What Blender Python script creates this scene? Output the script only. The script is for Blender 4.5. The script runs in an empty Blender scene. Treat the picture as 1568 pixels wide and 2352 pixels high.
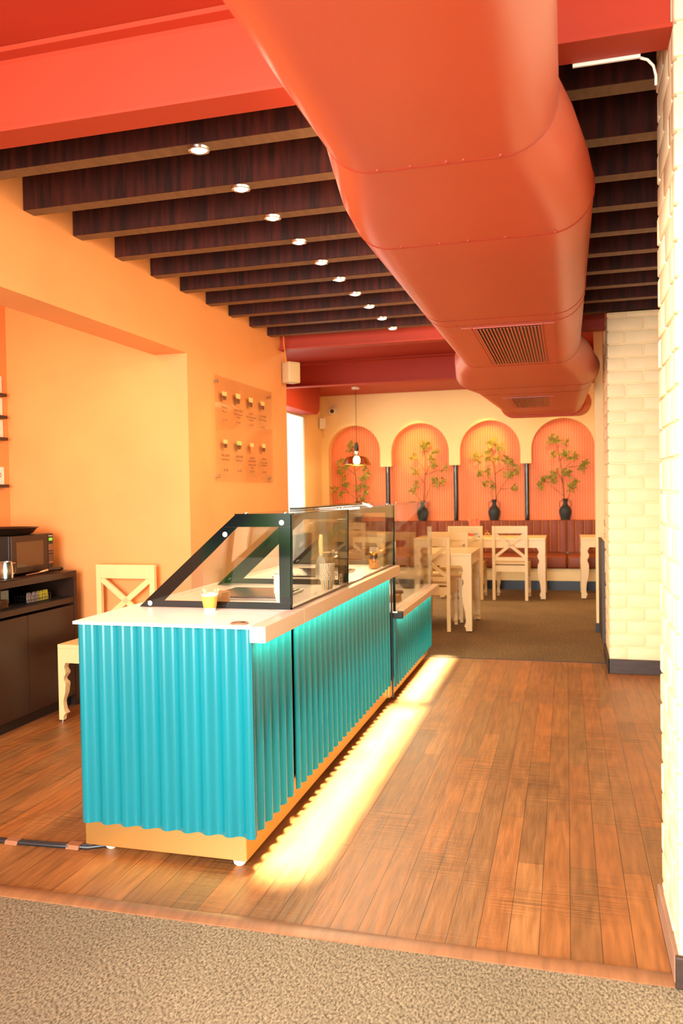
import bpy, bmesh, math, random
from mathutils import Vector, Matrix
random.seed(7)
S = bpy.context.scene
COL = S.collection
PI = math.pi

# ------------------------------------------------------------------ camera
cam_d = bpy.data.cameras.new('camera'); cam = bpy.data.objects.new('camera', cam_d); COL.objects.link(cam)
S.camera = cam
cam_d.sensor_fit = 'VERTICAL'; cam_d.sensor_height = 36.0
cam_d.lens = 1871.5/2352*36.0
YAW, PIT, ROL = -.26916, -.02414, -.01654
F_ = Vector((math.sin(YAW)*math.cos(PIT), math.cos(YAW)*math.cos(PIT), math.sin(PIT)))
R_ = Vector((math.cos(YAW), -math.sin(YAW), 0)); U_ = R_.cross(F_)
R2 = R_*math.cos(ROL)+U_*math.sin(ROL); U2 = -R_*math.sin(ROL)+U_*math.cos(ROL)
cam.matrix_world = Matrix(((R2.x, U2.x, -F_.x, 0), (R2.y, U2.y, -F_.y, 0), (R2.z, U2.z, -F_.z, 1.37), (0, 0, 0, 1)))
cam_d.dof.use_dof = True; cam_d.dof.focus_distance = 3.3; cam_d.dof.aperture_fstop = 4.0
cam_d.clip_start = .05

# ------------------------------------------------------------------ world, exposure, large lights
S.view_settings.view_transform = 'Standard'; S.view_settings.look = 'None'
S.view_settings.gamma = 1.0; S.view_settings.use_curve_mapping = False
S.view_settings.exposure = 0.0
W = bpy.data.worlds.new('daylight'); S.world = W; W.use_nodes = True
nt = W.node_tree; bg = nt.nodes['Background']
tc = nt.nodes.new('ShaderNodeTexCoord'); sp = nt.nodes.new('ShaderNodeSeparateXYZ'); rp = nt.nodes.new('ShaderNodeValToRGB')
nt.links.new(tc.outputs['Generated'], sp.inputs[0])
mr = nt.nodes.new('ShaderNodeMapRange'); mr.inputs[1].default_value = -1; mr.inputs[2].default_value = 1
nt.links.new(sp.outputs['Z'], mr.inputs[0]); nt.links.new(mr.outputs[0], rp.inputs[0]); nt.links.new(rp.outputs[0], bg.inputs[0])
e = rp.color_ramp.elements
e[0].position = .30; e[0].color = (.75, .72, .66, 1); e[1].position = .52; e[1].color = (1, .98, .93, 1)
# trees and a dark street front on the entrance side
nz = nt.nodes.new('ShaderNodeTexNoise'); nz.inputs['Scale'].default_value = 7; nt.links.new(tc.outputs['Generated'], nz.inputs['Vector'])
rg = nt.nodes.new('ShaderNodeValToRGB'); nt.links.new(nz.outputs[0], rg.inputs[0]); q = rg.color_ramp.elements
q[0].position = .38; q[0].color = (.03, .04, .04, 1); q[1].position = .66; q[1].color = (2.2, 2.2, 2.0, 1); w_ = q.new(.52); w_.color = (.3, .7, .15, 1)
def mth(op, a, v=None, w=None):
    n_ = nt.nodes.new('ShaderNodeMath'); n_.operation = op; nt.links.new(a, n_.inputs[0])
    if isinstance(v, (int, float)): n_.inputs[1].default_value = v
    elif v is not None: nt.links.new(v, n_.inputs[1])
    return n_.outputs[0]
f1 = mth('LESS_THAN', sp.outputs['Y'], -.2); f2 = mth('LESS_THAN', sp.outputs['Z'], .16); f3 = mth('GREATER_THAN', sp.outputs['Z'], -.30)
fm = mth('MULTIPLY', mth('MULTIPLY', f1, f2), f3)
mxw = nt.nodes.new('ShaderNodeMix'); mxw.data_type = 'RGBA'; nt.links.new(fm, mxw.inputs[0]); nt.links.new(rp.outputs[0], mxw.inputs[6]); nt.links.new(rg.outputs[0], mxw.inputs[7])
nt.links.new(mxw.outputs[2], bg.inputs[0])
bg.inputs[1].default_value = 2.2

def area(name, loc, target, sx, sy, power, col=(1, 1, 1), spread=None):
    l = bpy.data.lights.new(name, 'AREA'); l.shape = 'RECTANGLE'; l.size = sx; l.size_y = sy; l.energy = power; l.color = col
    if spread: l.spread = spread
    o = bpy.data.objects.new(name, l); COL.objects.link(o); o.location = loc
    d = Vector(target)-Vector(loc)
    if abs(d.x) < 1e-6 and abs(d.y) < 1e-6: o.rotation_euler = (0, 0, 0)
    elif abs(d.z) > 3*math.hypot(d.x, d.y) and sy > 4*sx: o.rotation_euler = (0, math.atan2(-d.x, -d.z), 0)
    elif name == 'hidden_wall_wash': o.rotation_euler = (0, math.atan2(-d.x, -d.z), 0)
    else: o.rotation_euler = d.to_track_quat('-Z', 'Y').to_euler()
    return o
DAY = (.98, .975, 1); WARM = (1, .56, .22); LAMP = (1, .74, .36)
area('entrance_daylight', (-1.05, -1.6, 1.6), (-.6, 4, 1.0), 2.1, 2.5, 200, DAY, 1.75)
area('entrance_ground_bounce', (-1.2, -1.2, .12), (-.9, 3.2, 2.6), 4.0, 1.4, 30, (1, .86, .66))
area('near_pillar_fill', (-2.7, .3, 2.3), (.35, 2.5, 1.25), 1.2, .9, 42, DAY, 1.1)  # added to brighten the near pillar; no side window is built
area('hidden_wall_wash', (-.60, 4.4, 2.565), (-2.35, 4.4, 2.05), .07, 4.4, 38, (1, .66, .34))  # unseen lamp added above the duct to brighten the menu wall
area('left_window_daylight', (-4.0, 9.8, 1.6), (0, 9.4, 1.0), 2.2, 2.0, 70, DAY)
area('dining_hidden_fill', (-1.4, 9.95, 2.87), (-1.4, 9.95, 0), 3.4, 1.0, 100, LAMP)  # added fill for the dining room, kept out of view behind the beam
area('hall_hidden_fill', (-1.2, 7.5, 2.87), (-1.2, 7.5, 0), 2.0, .5, 12, LAMP)  # weak added fill between the steel beams, out of view
area('alcove_lamp', (-3.1, 3.2, 2.84), (-3.0, 4.6, 1.2), .8, .8, 34, WARM)

# ------------------------------------------------------------------ helpers
def lin(c):
    return tuple(((v/255)/12.92 if v/255 <= .04045 else ((v/255+.055)/1.055)**2.4) for v in c)
def mat(name, rgb, rough=.5, metal=0, spec=.5, var=0, vscale=6, bump=0, bscale=60, coat=0, stretch=(1, 1, 1), emit=None, estr=0, rgb2=None):
    m = bpy.data.materials.new(name); m.use_nodes = True; n = m.node_tree.nodes; L = m.node_tree.links
    b = n['Principled BSDF']; c = lin(rgb)+(1,)
    b.inputs['Base Color'].default_value = c; b.inputs['Roughness'].default_value = rough; b.inputs['Metallic'].default_value = metal
    b.inputs['Specular IOR Level'].default_value = spec; b.inputs['Coat Weight'].default_value = coat; b.inputs['Coat Roughness'].default_value = .15
    if emit: b.inputs['Emission Color'].default_value = tuple(emit)+(1,); b.inputs['Emission Strength'].default_value = estr
    t = n.new('ShaderNodeTexCoord'); mp = n.new('ShaderNodeMapping'); mp.inputs['Scale'].default_value = stretch
    L.new(t.outputs['Object'], mp.inputs[0])
    nz = n.new('ShaderNodeTexNoise'); nz.inputs['Scale'].default_value = vscale; nz.inputs['Detail'].default_value = 5
    L.new(mp.outputs[0], nz.inputs['Vector'])
    mx = n.new('ShaderNodeMix'); mx.data_type = 'RGBA'
    c2 = lin(rgb2)+(1,) if rgb2 else tuple(min(1, v*(1-var)) for v in c[:3])+(1,)
    mx.inputs[6].default_value = c; mx.inputs[7].default_value = c2
    rr = n.new('ShaderNodeMapRange'); rr.inputs[1].default_value = .38; rr.inputs[2].default_value = .66
    L.new(nz.outputs[0], rr.inputs[0]); L.new(rr.outputs[0], mx.inputs[0]); L.new(mx.outputs[2], b.inputs['Base Color'])
    if bump:
        n2 = n.new('ShaderNodeTexNoise'); n2.inputs['Scale'].default_value = bscale; n2.inputs['Detail'].default_value = 4; L.new(mp.outputs[0], n2.inputs['Vector'])
        bp = n.new('ShaderNodeBump'); bp.inputs['Strength'].default_value = bump; bp.inputs['Distance'].default_value = .01
        L.new(n2.outputs[0], bp.inputs['Height']); L.new(bp.outputs[0], b.inputs['Normal'])
    return m
def glass(name, tint, gloss=1.0, base=.04):
    m = bpy.data.materials.new(name); m.use_nodes = True; n = m.node_tree.nodes; L = m.node_tree.links; n.clear()
    o = n.new('ShaderNodeOutputMaterial'); t = n.new('ShaderNodeBsdfTransparent'); t.inputs[0].default_value = tuple(tint)+(1,)
    g = n.new('ShaderNodeBsdfGlossy'); g.inputs['Roughness'].default_value = .02
    lw = n.new('ShaderNodeLayerWeight'); lw.inputs[0].default_value = .5
    f = n.new('ShaderNodeMath'); f.operation = 'POWER'; f.inputs[1].default_value = 5; L.new(lw.outputs['Facing'], f.inputs[0])
    ma = n.new('ShaderNodeMath'); ma.operation = 'MULTIPLY_ADD'; ma.inputs[1].default_value = gloss; ma.inputs[2].default_value = base; ma.use_clamp = True
    L.new(f.outputs[0], ma.inputs[0]); mx = n.new('ShaderNodeMixShader')
    L.new(ma.outputs[0], mx.inputs[0]); L.new(t.outputs[0], mx.inputs[1]); L.new(g.outputs[0], mx.inputs[2]); L.new(mx.outputs[0], o.inputs[0])
    return m

def tag(o, label=None, cat=None, group=None, kind=None):
    if label: o['label'] = label
    if cat: o['category'] = cat
    if group: o['group'] = group
    if kind: o['kind'] = kind
    return o
def off(o):
    v = Vector((0, 0, 0))
    while o is not None: v += o.location; o = o.parent
    return v
def thing(name, label, cat, loc=(0, 0, 0), group=None, rz=0):
    o = bpy.data.objects.new(name, None); COL.objects.link(o); o.location = loc; o.rotation_euler.z = rz; o.empty_display_size = .1
    return tag(o, label, cat, group)
def obj(name, bm, m, parent=None, smooth=False, local=False):
    """links a bmesh as one object; coordinates are world metres unless local"""
    if parent is not None and not local: bmesh.ops.translate(bm, verts=bm.verts, vec=-off(parent))
    bmesh.ops.recalc_face_normals(bm, faces=bm.faces)
    me = bpy.data.meshes.new(name); bm.to_mesh(me); bm.free()
    for mm in (m if isinstance(m, (list, tuple)) else [m]): me.materials.append(mm)
    if smooth:
        for p in me.polygons: p.use_smooth = True
        try: me.set_sharp_from_angle(angle=math.radians(38))
        except Exception: pass
    o = bpy.data.objects.new(name, me); COL.objects.link(o)
    if parent is not None: o.parent = parent
    return o
def struct(name, bm, m, smooth=False):
    return tag(obj(name, bm, m, None, smooth), kind='structure')
def nb(): return bmesh.new()
def box(bm, x0, x1, y0, y1, z0, z1, bev=0, seg=2, mi=0):
    r = bmesh.ops.create_cube(bm, size=1)['verts']
    bmesh.ops.scale(bm, verts=r, vec=(x1-x0, y1-y0, z1-z0)); bmesh.ops.translate(bm, verts=r, vec=((x0+x1)/2, (y0+y1)/2, (z0+z1)/2))
    fs = {f for v in r for f in v.link_faces}
    for f in fs: f.material_index = mi
    if bev:
        es = list({e for v in r for e in v.link_edges})
        bmesh.ops.bevel(bm, geom=es, offset=bev, segments=seg, affect='EDGES', profile=.5)
    return bm
def prism(bm, pts, axis, a0, a1, mi=0):
    """extrude a 2D outline; axis 'y': pts are (x,z); 'x': (y,z); 'z': (x,y)"""
    def P(p, a): return {'y': (p[0], a, p[1]), 'x': (a, p[0], p[1]), 'z': (p[0], p[1], a)}[axis]
    A = [bm.verts.new(P(p, a0)) for p in pts]; B = [bm.verts.new(P(p, a1)) for p in pts]; n = len(pts)
    fs = [bm.faces.new(A), bm.faces.new(B[::-1])]
    for i in range(n): fs.append(bm.faces.new((A[i], B[i], B[(i+1) % n], A[(i+1) % n])))
    for f in fs: f.material_index = mi
    return bm
def loft(bm, rings, closed=True, cap=True, mi=0, ringclosed=True):
    R = [[bm.verts.new(p) for p in r] for r in rings]; n = len(R[0])
    for a, b in zip(R, R[1:]):
        for i in range(n if ringclosed else n-1):
            f = bm.faces.new((a[i], a[(i+1) % n], b[(i+1) % n], b[i])); f.material_index = mi
    if cap and ringclosed:
        bm.faces.new(R[0][::-1]).material_index = mi; bm.faces.new(R[-1]).material_index = mi
    return bm
def lathe(bm, prof, c=(0, 0, 0), seg=28, mi=0, cap=True, smi=None):
    rings = [[(c[0]+max(r, 1e-4)*math.cos(2*PI*i/seg), c[1]+max(r, 1e-4)*math.sin(2*PI*i/seg), c[2]+z) for i in range(seg)] for r, z in prof]
    return loft(bm, rings, cap=cap, mi=mi)
def tube(bm, pts, r, seg=8, mi=0):
    pts = [Vector(p) for p in pts]; rs = r if isinstance(r, (list, tuple)) else [r]*len(pts); rings = []
    up = Vector((0, 0, 1))
    for i, p in enumerate(pts):
        d = (pts[min(i+1, len(pts)-1)]-pts[max(i-1, 0)]).normalized()
        u = up if abs(d.dot(up)) < .95 else Vector((0, 1, 0))
        a = d.cross(u).normalized(); b = d.cross(a).normalized()
        rings.append([p+a*rs[i]*math.cos(2*PI*k/seg)+b*rs[i]*math.sin(2*PI*k/seg) for k in range(seg)])
    return loft(bm, rings, mi=mi)
def bar(bm, p, q, w, t, nrm=(0, 1, 0), mi=0):
    """rectangular bar from p to q, w across in the plane, t along nrm"""
    p, q = Vector(p), Vector(q); d = (q-p).normalized(); n_ = Vector(nrm); s = d.cross(n_).normalized()
    rings = [[c+s*w/2+n_*t/2, c-s*w/2+n_*t/2, c-s*w/2-n_*t/2, c+s*w/2-n_*t/2] for c in (p, q)]
    return loft(bm, rings, mi=mi)
def ball(bm, c, r, seg=12, mi=0, sz=1):
    v = bmesh.ops.create_uvsphere(bm, u_segments=seg, v_segments=max(6, seg//2), radius=r)['verts']
    bmesh.ops.scale(bm, verts=v, vec=(1, 1, sz)); bmesh.ops.translate(bm, verts=v, vec=c)
    return bm
def copy_tree(o, parent=None):
    c = o.copy(); COL.objects.link(c); c.parent = parent
    for ch in list(o.children): copy_tree(ch, c)
    return c
def text(body, size, m, parent, loc, rot, name='lettering', align='CENTER', ext=.0004, local=False):
    cu = bpy.data.curves.new(name, 'FONT'); cu.body = body; cu.size = size; cu.align_x = align; cu.align_y = 'CENTER'; cu.extrude = ext
    cu.materials.append(m); o = bpy.data.objects.new(name, cu); COL.objects.link(o)
    deps = bpy.context.evaluated_depsgraph_get(); me = bpy.data.meshes.new_from_object(o.evaluated_get(deps)); bpy.data.objects.remove(o)
    o = bpy.data.objects.new(name, me); COL.objects.link(o)
    o.parent = parent; o.location = Vector(loc)-(off(parent) if not local else Vector((0, 0, 0))); o.rotation_euler = rot
    return o

# ------------------------------------------------------------------ materials
def planks():
    m = bpy.data.materials.new('wood_plank_floor'); m.use_nodes = True; n = m.node_tree.nodes; L = m.node_tree.links; b = n['Principled BSDF']
    def N(t, **k):
        x = n.new(t)
        for a, v in k.items(): setattr(x, a, v)
        return x
    t = N('ShaderNodeTexCoord'); s = N('ShaderNodeSeparateXYZ'); L.new(t.outputs['Object'], s.inputs[0])
    cmb = N('ShaderNodeCombineXYZ'); L.new(s.outputs['Y'], cmb.inputs['X']); L.new(s.outputs['X'], cmb.inputs['Y'])
    def brick(c1, c2, mo, ms):
        k = N('ShaderNodeTexBrick', offset=.37, offset_frequency=2, squash=1.0); k.inputs['Scale'].default_value = 1
        k.inputs['Brick Width'].default_value = 1.15; k.inputs['Row Height'].default_value = .0915; k.inputs['Mortar Size'].default_value = ms
        k.inputs['Mortar Smooth'].default_value = .2; k.inputs['Bias'].default_value = 0
        for i, c in zip(('Color1', 'Color2', 'Mortar'), (c1, c2, mo)): k.inputs[i].default_value = c
        L.new(cmb.outputs[0], k.inputs['Vector']); return k
    k = brick((0, 0, 0, 1), (1, 1, 1, 1), (.5, .5, .5, 1), .0012)
    rp = N('ShaderNodeValToRGB'); L.new(k.outputs['Color'], rp.inputs[0])
    e = rp.color_ramp.elements; e[0].color = lin((132, 88, 46))+(1,); e[1].color = lin((166, 110, 58))+(1,)
    for p_, c_ in ((.3, (154, 94, 46)), (.55, (138, 94, 50)), (.8, (162, 98, 46))): q = e.new(p_); q.color = lin(c_)+(1,)
    mp = N('ShaderNodeMapping'); mp.inputs['Scale'].default_value = (14, 1.6, 1); L.new(t.outputs['Object'], mp.inputs[0])
    g = N('ShaderNodeTexNoise'); g.inputs['Scale'].default_value = 3; g.inputs['Detail'].default_value = 8; L.new(mp.outputs[0], g.inputs['Vector'])
    mp2 = N('ShaderNodeMapping'); mp2.inputs['Scale'].default_value = (1.5, 46, 1); L.new(t.outputs['Object'], mp2.inputs[0])
    sw = N('ShaderNodeTexNoise'); sw.inputs['Scale'].default_value = 2.4; sw.inputs['Detail'].default_value = 3; L.new(mp2.outputs[0], sw.inputs['Vector'])
    big = N('ShaderNodeTexNoise'); big.inputs['Scale'].default_value = 1.7; big.inputs['Detail'].default_value = 3; L.new(t.outputs['Object'], big.inputs['Vector'])
    msk = N('ShaderNodeMapRange'); msk.inputs[1].default_value = .45; msk.inputs[2].default_value = .62; L.new(big.outputs[0], msk.inputs[0])
    a1 = N('ShaderNodeMapRange'); a1.inputs[1].default_value = .3; a1.inputs[2].default_value = .7; a1.inputs[3].default_value = .72; a1.inputs[4].default_value = 1.25; L.new(g.outputs[0], a1.inputs[0])
    a2 = N('ShaderNodeMapRange'); a2.inputs[1].default_value = .35; a2.inputs[2].default_value = .65; a2.inputs[3].default_value = .58; a2.inputs[4].default_value = 1.22; L.new(sw.outputs[0], a2.inputs[0])
    a3 = N('ShaderNodeMix'); a3.inputs[2].default_value = 1.0; L.new(msk.outputs[0], a3.inputs[0]); L.new(a2.outputs[0], a3.inputs[3])
    mu = N('ShaderNodeMath', operation='MULTIPLY'); L.new(a1.outputs[0], mu.inputs[0]); L.new(a3.outputs[0], mu.inputs[1])
    mo = N('ShaderNodeMapRange'); mo.inputs[3].default_value = 1; mo.inputs[4].default_value = .28; L.new(k.outputs['Fac'], mo.inputs[0])
    mu2 = N('ShaderNodeMath', operation='MULTIPLY'); L.new(mu.outputs[0], mu2.inputs[0]); L.new(mo.outputs[0], mu2.inputs[1])
    vm = N('ShaderNodeVectorMath', operation='SCALE'); L.new(rp.outputs[0], vm.inputs[0]); L.new(mu2.outputs[0], vm.inputs['Scale'])
    L.new(vm.outputs[0], b.inputs['Base Color'])
    ro = N('ShaderNodeMapRange'); ro.inputs[3].default_value = .33; ro.inputs[4].default_value = .5; L.new(g.outputs[0], ro.inputs[0]); L.new(ro.outputs[0], b.inputs['Roughness'])
    bp = N('ShaderNodeBump'); bp.inputs['Strength'].default_value = .7; bp.inputs['Distance'].default_value = .004; L.new(mu2.outputs[0], bp.inputs['Height']); L.new(bp.outputs[0], b.inputs['Normal'])
    return m
def carpet(name, a, b_, sc):
    m = bpy.data.materials.new(name); m.use_nodes = True; n = m.node_tree.nodes; L = m.node_tree.links; b = n['Principled BSDF']
    t = n.new('ShaderNodeTexCoord'); mp = n.new('ShaderNodeMapping'); mp.inputs['Rotation'].default_value = (0, 0, .6); mp.inputs['Scale'].default_value = (1, .55, 1); L.new(t.outputs['Object'], mp.inputs[0])
    z = n.new('ShaderNodeTexNoise'); z.inputs['Scale'].default_value = sc; z.inputs['Detail'].default_value = 3; z.inputs['Roughness'].default_value = .7; L.new(mp.outputs[0], z.inputs['Vector'])
    big = n.new('ShaderNodeTexNoise'); big.inputs['Scale'].default_value = 1.3; big.inputs['Detail'].default_value = 4; L.new(t.outputs['Object'], big.inputs['Vector'])
    r = n.new('ShaderNodeValToRGB'); e = r.color_ramp.elements; e[0].position = .36; e[0].color = lin(a)+(1,); e[1].position = .64; e[1].color = lin(b_)+(1,)
    L.new(z.outputs[0], r.inputs[0]); mr = n.new('ShaderNodeMapRange'); mr.inputs[1].default_value = .3; mr.inputs[2].default_value = .7; mr.inputs[3].default_value = .78; mr.inputs[4].default_value = 1.12; L.new(big.outputs[0], mr.inputs[0])
    v = n.new('ShaderNodeVectorMath'); v.operation = 'SCALE'; L.new(r.outputs[0], v.inputs[0]); L.new(mr.outputs[0], v.inputs['Scale']); L.new(v.outputs[0], b.inputs['Base Color'])
    b.inputs['Roughness'].default_value = .8; b.inputs['Specular IOR Level'].default_value = .25
    bp = n.new('ShaderNodeBump'); bp.inputs['Strength'].default_value = .6; bp.inputs['Distance'].default_value = .004; L.new(z.outputs[0], bp.inputs['Height']); L.new(bp.outputs[0], b.inputs['Normal'])
    return m
M = {}
M['plank'] = planks()
M['carpet'] = carpet('speckled_carpet', (84, 69, 47), (170, 152, 118), 150)
M['carpet2'] = carpet('dining_carpet', (104, 80, 50), (140, 112, 74), 60)
M['orange'] = mat('orange_plaster', (238, 158, 90), .55, var=.08, vscale=2.2, bump=.06, bscale=9)
M['cream'] = mat('cream_plaster', (250, 216, 152), .6, var=.05, vscale=2)
M['red'] = mat('red_paint', (174, 52, 26), .55, spec=.3, var=.10, vscale=1.5, bump=.04, bscale=30)
M['duct'] = mat('duct_red_paint', (184, 68, 38), .36, var=.08, vscale=2, bump=.02, bscale=40)
M['seam'] = mat('seam_red_paint', (150, 44, 24), .5)
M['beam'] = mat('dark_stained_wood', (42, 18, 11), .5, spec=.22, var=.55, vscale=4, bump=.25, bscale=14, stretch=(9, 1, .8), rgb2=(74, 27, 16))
M['beambot'] = mat('beam_underside_lit_wood', (112, 76, 44), .55, var=.3, vscale=9, stretch=(4, 1, 1))  # lighter copy of the joist wood, floor bounce put into the colour
M['slab'] = mat('dark_ceiling', (40, 20, 15), .7)
M['brick'] = mat('painted_white_brick', (248, 222, 172), .6, var=.06, vscale=8, bump=.15, bscale=30)
M['base'] = mat('dark_wood_baseboard', (62, 42, 32), .5, var=.4, vscale=8, stretch=(1, 1, 8))
M['pinkwood'] = mat('worn_baseboard_wood', (160, 120, 92), .55, var=.25, vscale=7, stretch=(1, 1, 6))
M['strip'] = mat('threshold_wood', (150, 98, 60), .4, var=.25, vscale=7, stretch=(6, 1, 1))
M['teal'] = mat('teal_paint', (3, 116, 124), .2, var=.10, vscale=3, stretch=(6, 6, .4), spec=.6, coat=.3)
M['gold'] = mat('brushed_gold_metal', (255, 222, 136), .32, metal=1)
M['laminate'] = mat('cream_laminate', (244, 216, 184), .28, var=.03, vscale=3)
M['whitelam'] = mat('white_laminate', (250, 244, 232), .25)
M['black'] = mat('black_satin', (22, 20, 20), .35)
M['gloss'] = mat('black_gloss', (12, 12, 14), .06, spec=.7)
M['steel'] = mat('stainless_steel', (200, 196, 188), .2, metal=1)
M['white'] = mat('white_plastic', (236, 226, 204), .4)
M['beige'] = mat('beige_plastic', (206, 172, 122), .5)
M['chair'] = mat('cream_painted_wood', (240, 206, 144), .4, var=.06, vscale=5, coat=.25)
M['leather'] = mat('brown_leather', (140, 68, 36), .45, spec=.3, var=.12, vscale=9, bump=.08, bscale=90)
M['salmon'] = mat('salmon_ribbed_panel', (244, 142, 88), .55, var=.04)
M['green'] = mat('olive_leaf', (112, 116, 36), .55, rgb2=(186, 164, 64), vscale=16)
M['stem'] = mat('twig_bark', (112, 66, 36), .7)
M['vase'] = mat('dark_grey_ceramic', (42, 48, 50), .6, var=.2, vscale=20)
M['cabinet'] = mat('dark_brown_laminate', (46, 24, 12), .4, var=.15, vscale=4)
M['cabdark'] = mat('cabinet_inside', (26, 17, 12), .5)
M['glass'] = glass('clear_glass', (.95, .93, .87), 1.0, .05)
M['acrylic'] = glass('clear_acrylic', (.98, .965, .94), .7, .03)
M['amber'] = glass('smoked_amber_glass', (.80, .66, .48), 1.0, .10)
M['paper'] = mat('paper', (245, 238, 224), .7)
M['orangecup'] = mat('orange_ripple_paper', (240, 160, 62), .6)
M['wood'] = mat('light_wood', (228, 184, 124), .6, var=.15, vscale=12)
M['kraft'] = mat('kraft_paper', (190, 140, 84), .7)
M['ink'] = mat('dark_ink', (140, 78, 38), .6)
M['coffee'] = mat('coffee_brown', (104, 52, 18), .5)
M['foam'] = mat('cream_milk_print', (250, 188, 118), .5)
M['mint'] = mat('mint_print', (176, 196, 110), .5)
M['amberprint'] = mat('orange_print', (238, 130, 60), .5)
M['redcard'] = mat('red_card', (214, 70, 34), .5, rgb2=(226, 120, 70), vscale=20)
M['yellow'] = mat('yellow_sachet', (196, 170, 40), .5, rgb2=(120, 130, 40), vscale=40)
M['grey'] = mat('grey_sachet', (150, 130, 120), .5, rgb2=(90, 74, 74), vscale=40)
M['plate'] = mat('brown_stoneware', (150, 96, 62), .4)
M['brass'] = mat('brass', (214, 168, 84), .25, metal=1)
M['cable'] = mat('black_cable', (24, 24, 26), .45)
M['ywire'] = mat('orange_wire', (222, 140, 40), .5)
M['bulb'] = mat('glowing_bulb', (255, 240, 210), .5, emit=(1, .85, .6), estr=14)
M['led'] = mat('led_strip', (255, 255, 250), .5, emit=(1, 1, .92), estr=6)
M['lcd'] = mat('green_lcd', (80, 160, 30), .5, emit=(.3, .8, .08), estr=.7)

# ------------------------------------------------------------------ room shell
WX = -2.35          # face of the menu wall
b = nb(); box(b, -3.8, 1.3, -1.7, 2.362, -.05, 0); struct('floor_carpet_front', b, M['carpet'])
b = nb(); box(b, -3.8, 1.05, 2.415, 6.64, -.05, 0); struct('floor_wood', b, M['plank'])
b = nb(); box(b, -3.8, 1.05, 6.655, 12.6, -.05, 0); struct('floor_carpet_dining', b, M['carpet2'])
b = nb(); prism(b, [(2.352, -.04), (2.352, .004), (2.37, .010), (2.405, .011), (2.42, .002), (2.42, -.04)], 'x', -3.7, .275); struct('trim_1', b, M['strip'], True)
b = nb(); box(b, -3.7, .9, 6.638, 6.658, -.04, .003); struct('trim_2', b, M['base'])
b = nb(); box(b, -3.9, 1.1, -1.7, 12.7, 2.88, 2.98); struct('ceiling', b, M['red'])
b = nb(); box(b, WX, 1.0, 2.5, 6.6, 2.855, 2.88); struct('ceiling_between_beams', b, M['slab'])
b = nb(); box(b, -3.82, -3.71, -1.7, 4.85, 0, 2.88); struct('wall_left', b, M['orange'])
b = nb(); box(b, -2.58, WX, -1.7, 4.83, 2.285, 2.88); struct('wall_left_header', b, M['orange'])
b = nb(); box(b, -3.9, WX, 4.83, 6.77, 0, 2.88); struct('wall_left_menu', b, M['orange'])
b = nb()
box(b, -3.73, -3.7, 6.77, 7.7, 0, 2.88); box(b, -3.73, -3.7, 11.46, 12.6, 0, 2.88)
box(b, -3.73, -3.7, 7.7, 11.46, 0, .25); box(b, -3.73, -3.7, 7.7, 11.46, 2.5, 2.88); struct('wall_left_dining', b, M['cream'])
b = nb(); box(b, -3.8, 1.1, 12.6, 12.7, 0, 2.88); struct('wall_back', b, M['cream'])
b = nb(); box(b, 1.0, 1.1, 2.8, 12.6, 0, 2.88); struct('wall_right', b, M['cream'])
b = nb()
for y0, y1, z0, z1 in ((7.7, 7.75, .25, 2.5), (11.44, 11.46, .25, 2.5), (7.7, 11.46, .25, .3), (7.7, 11.46, 2.48, 2.5)): box(b, -3.728, -3.704, y0, y1, z0, z1)
wf = struct('window_1', b, M['white']); b = nb(); box(b, -3.718, -3.714, 7.75, 11.44, .3, 2.48); obj('pane', b, M['glass'], wf)
# red boxed beam above the window
b = nb(); box(b, -3.7, -3.46, 6.8, 11.3, 2.5, 2.88); prism(b, [(11.3, 2.88), (11.3, 2.5), (11.42, 2.56), (11.46, 2.70), (11.46, 2.88)], 'x', -3.7, -3.46); struct('trim_3', b, M['red'])

# arched front of the back wall
def arch_pts(c, r, zs, n=28): return [(c-r*math.cos(PI*i/n), zs+r*math.sin(PI*i/n)) for i in range(n+1)]
ARC = [(-3.175, .415, 1.99), (-2.1425, .4425, 1.963), (-1.089, .444, 1.963), (-.039, .449, 1.955)]
o2 = [(-3.75, .90), (-3.59, .90)]
for i, (c, r, zs) in enumerate(ARC):
    o2 += arch_pts(c, r, zs)
    if i < 3:
        c2 = ARC[i+1]; o2 += [(c+r, 1.753), (c2[0]-c2[1], 1.753)]
o2 += [(.41, .90), (1.0, .90), (1.0, 2.88), (-3.75, 2.88)]
b = nb(); prism(b, o2, 'y', 12.30, 12.49); struct('wall_back_arches', b, M['cream'])
b = nb(); wv = []; x = -3.65; N_ = int(4.4/.037)
for i in range(N_):
    x0 = -3.65+i*.037; wv += [(x0, 12.500), (x0+.003, 12.492), (x0+.031, 12.492), (x0+.034, 12.500)]
wv += [(.75, 12.53), (-3.65, 12.53)]
prism(b, wv, 'z', .90, 2.45); struct('wall_back_ribbed_panel', b, M['salmon'])
b = nb(); box(b, -3.7, 1.0, 12.13, 12.6, .0, .905); struct('trim_4', b, M['cream'])

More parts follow.
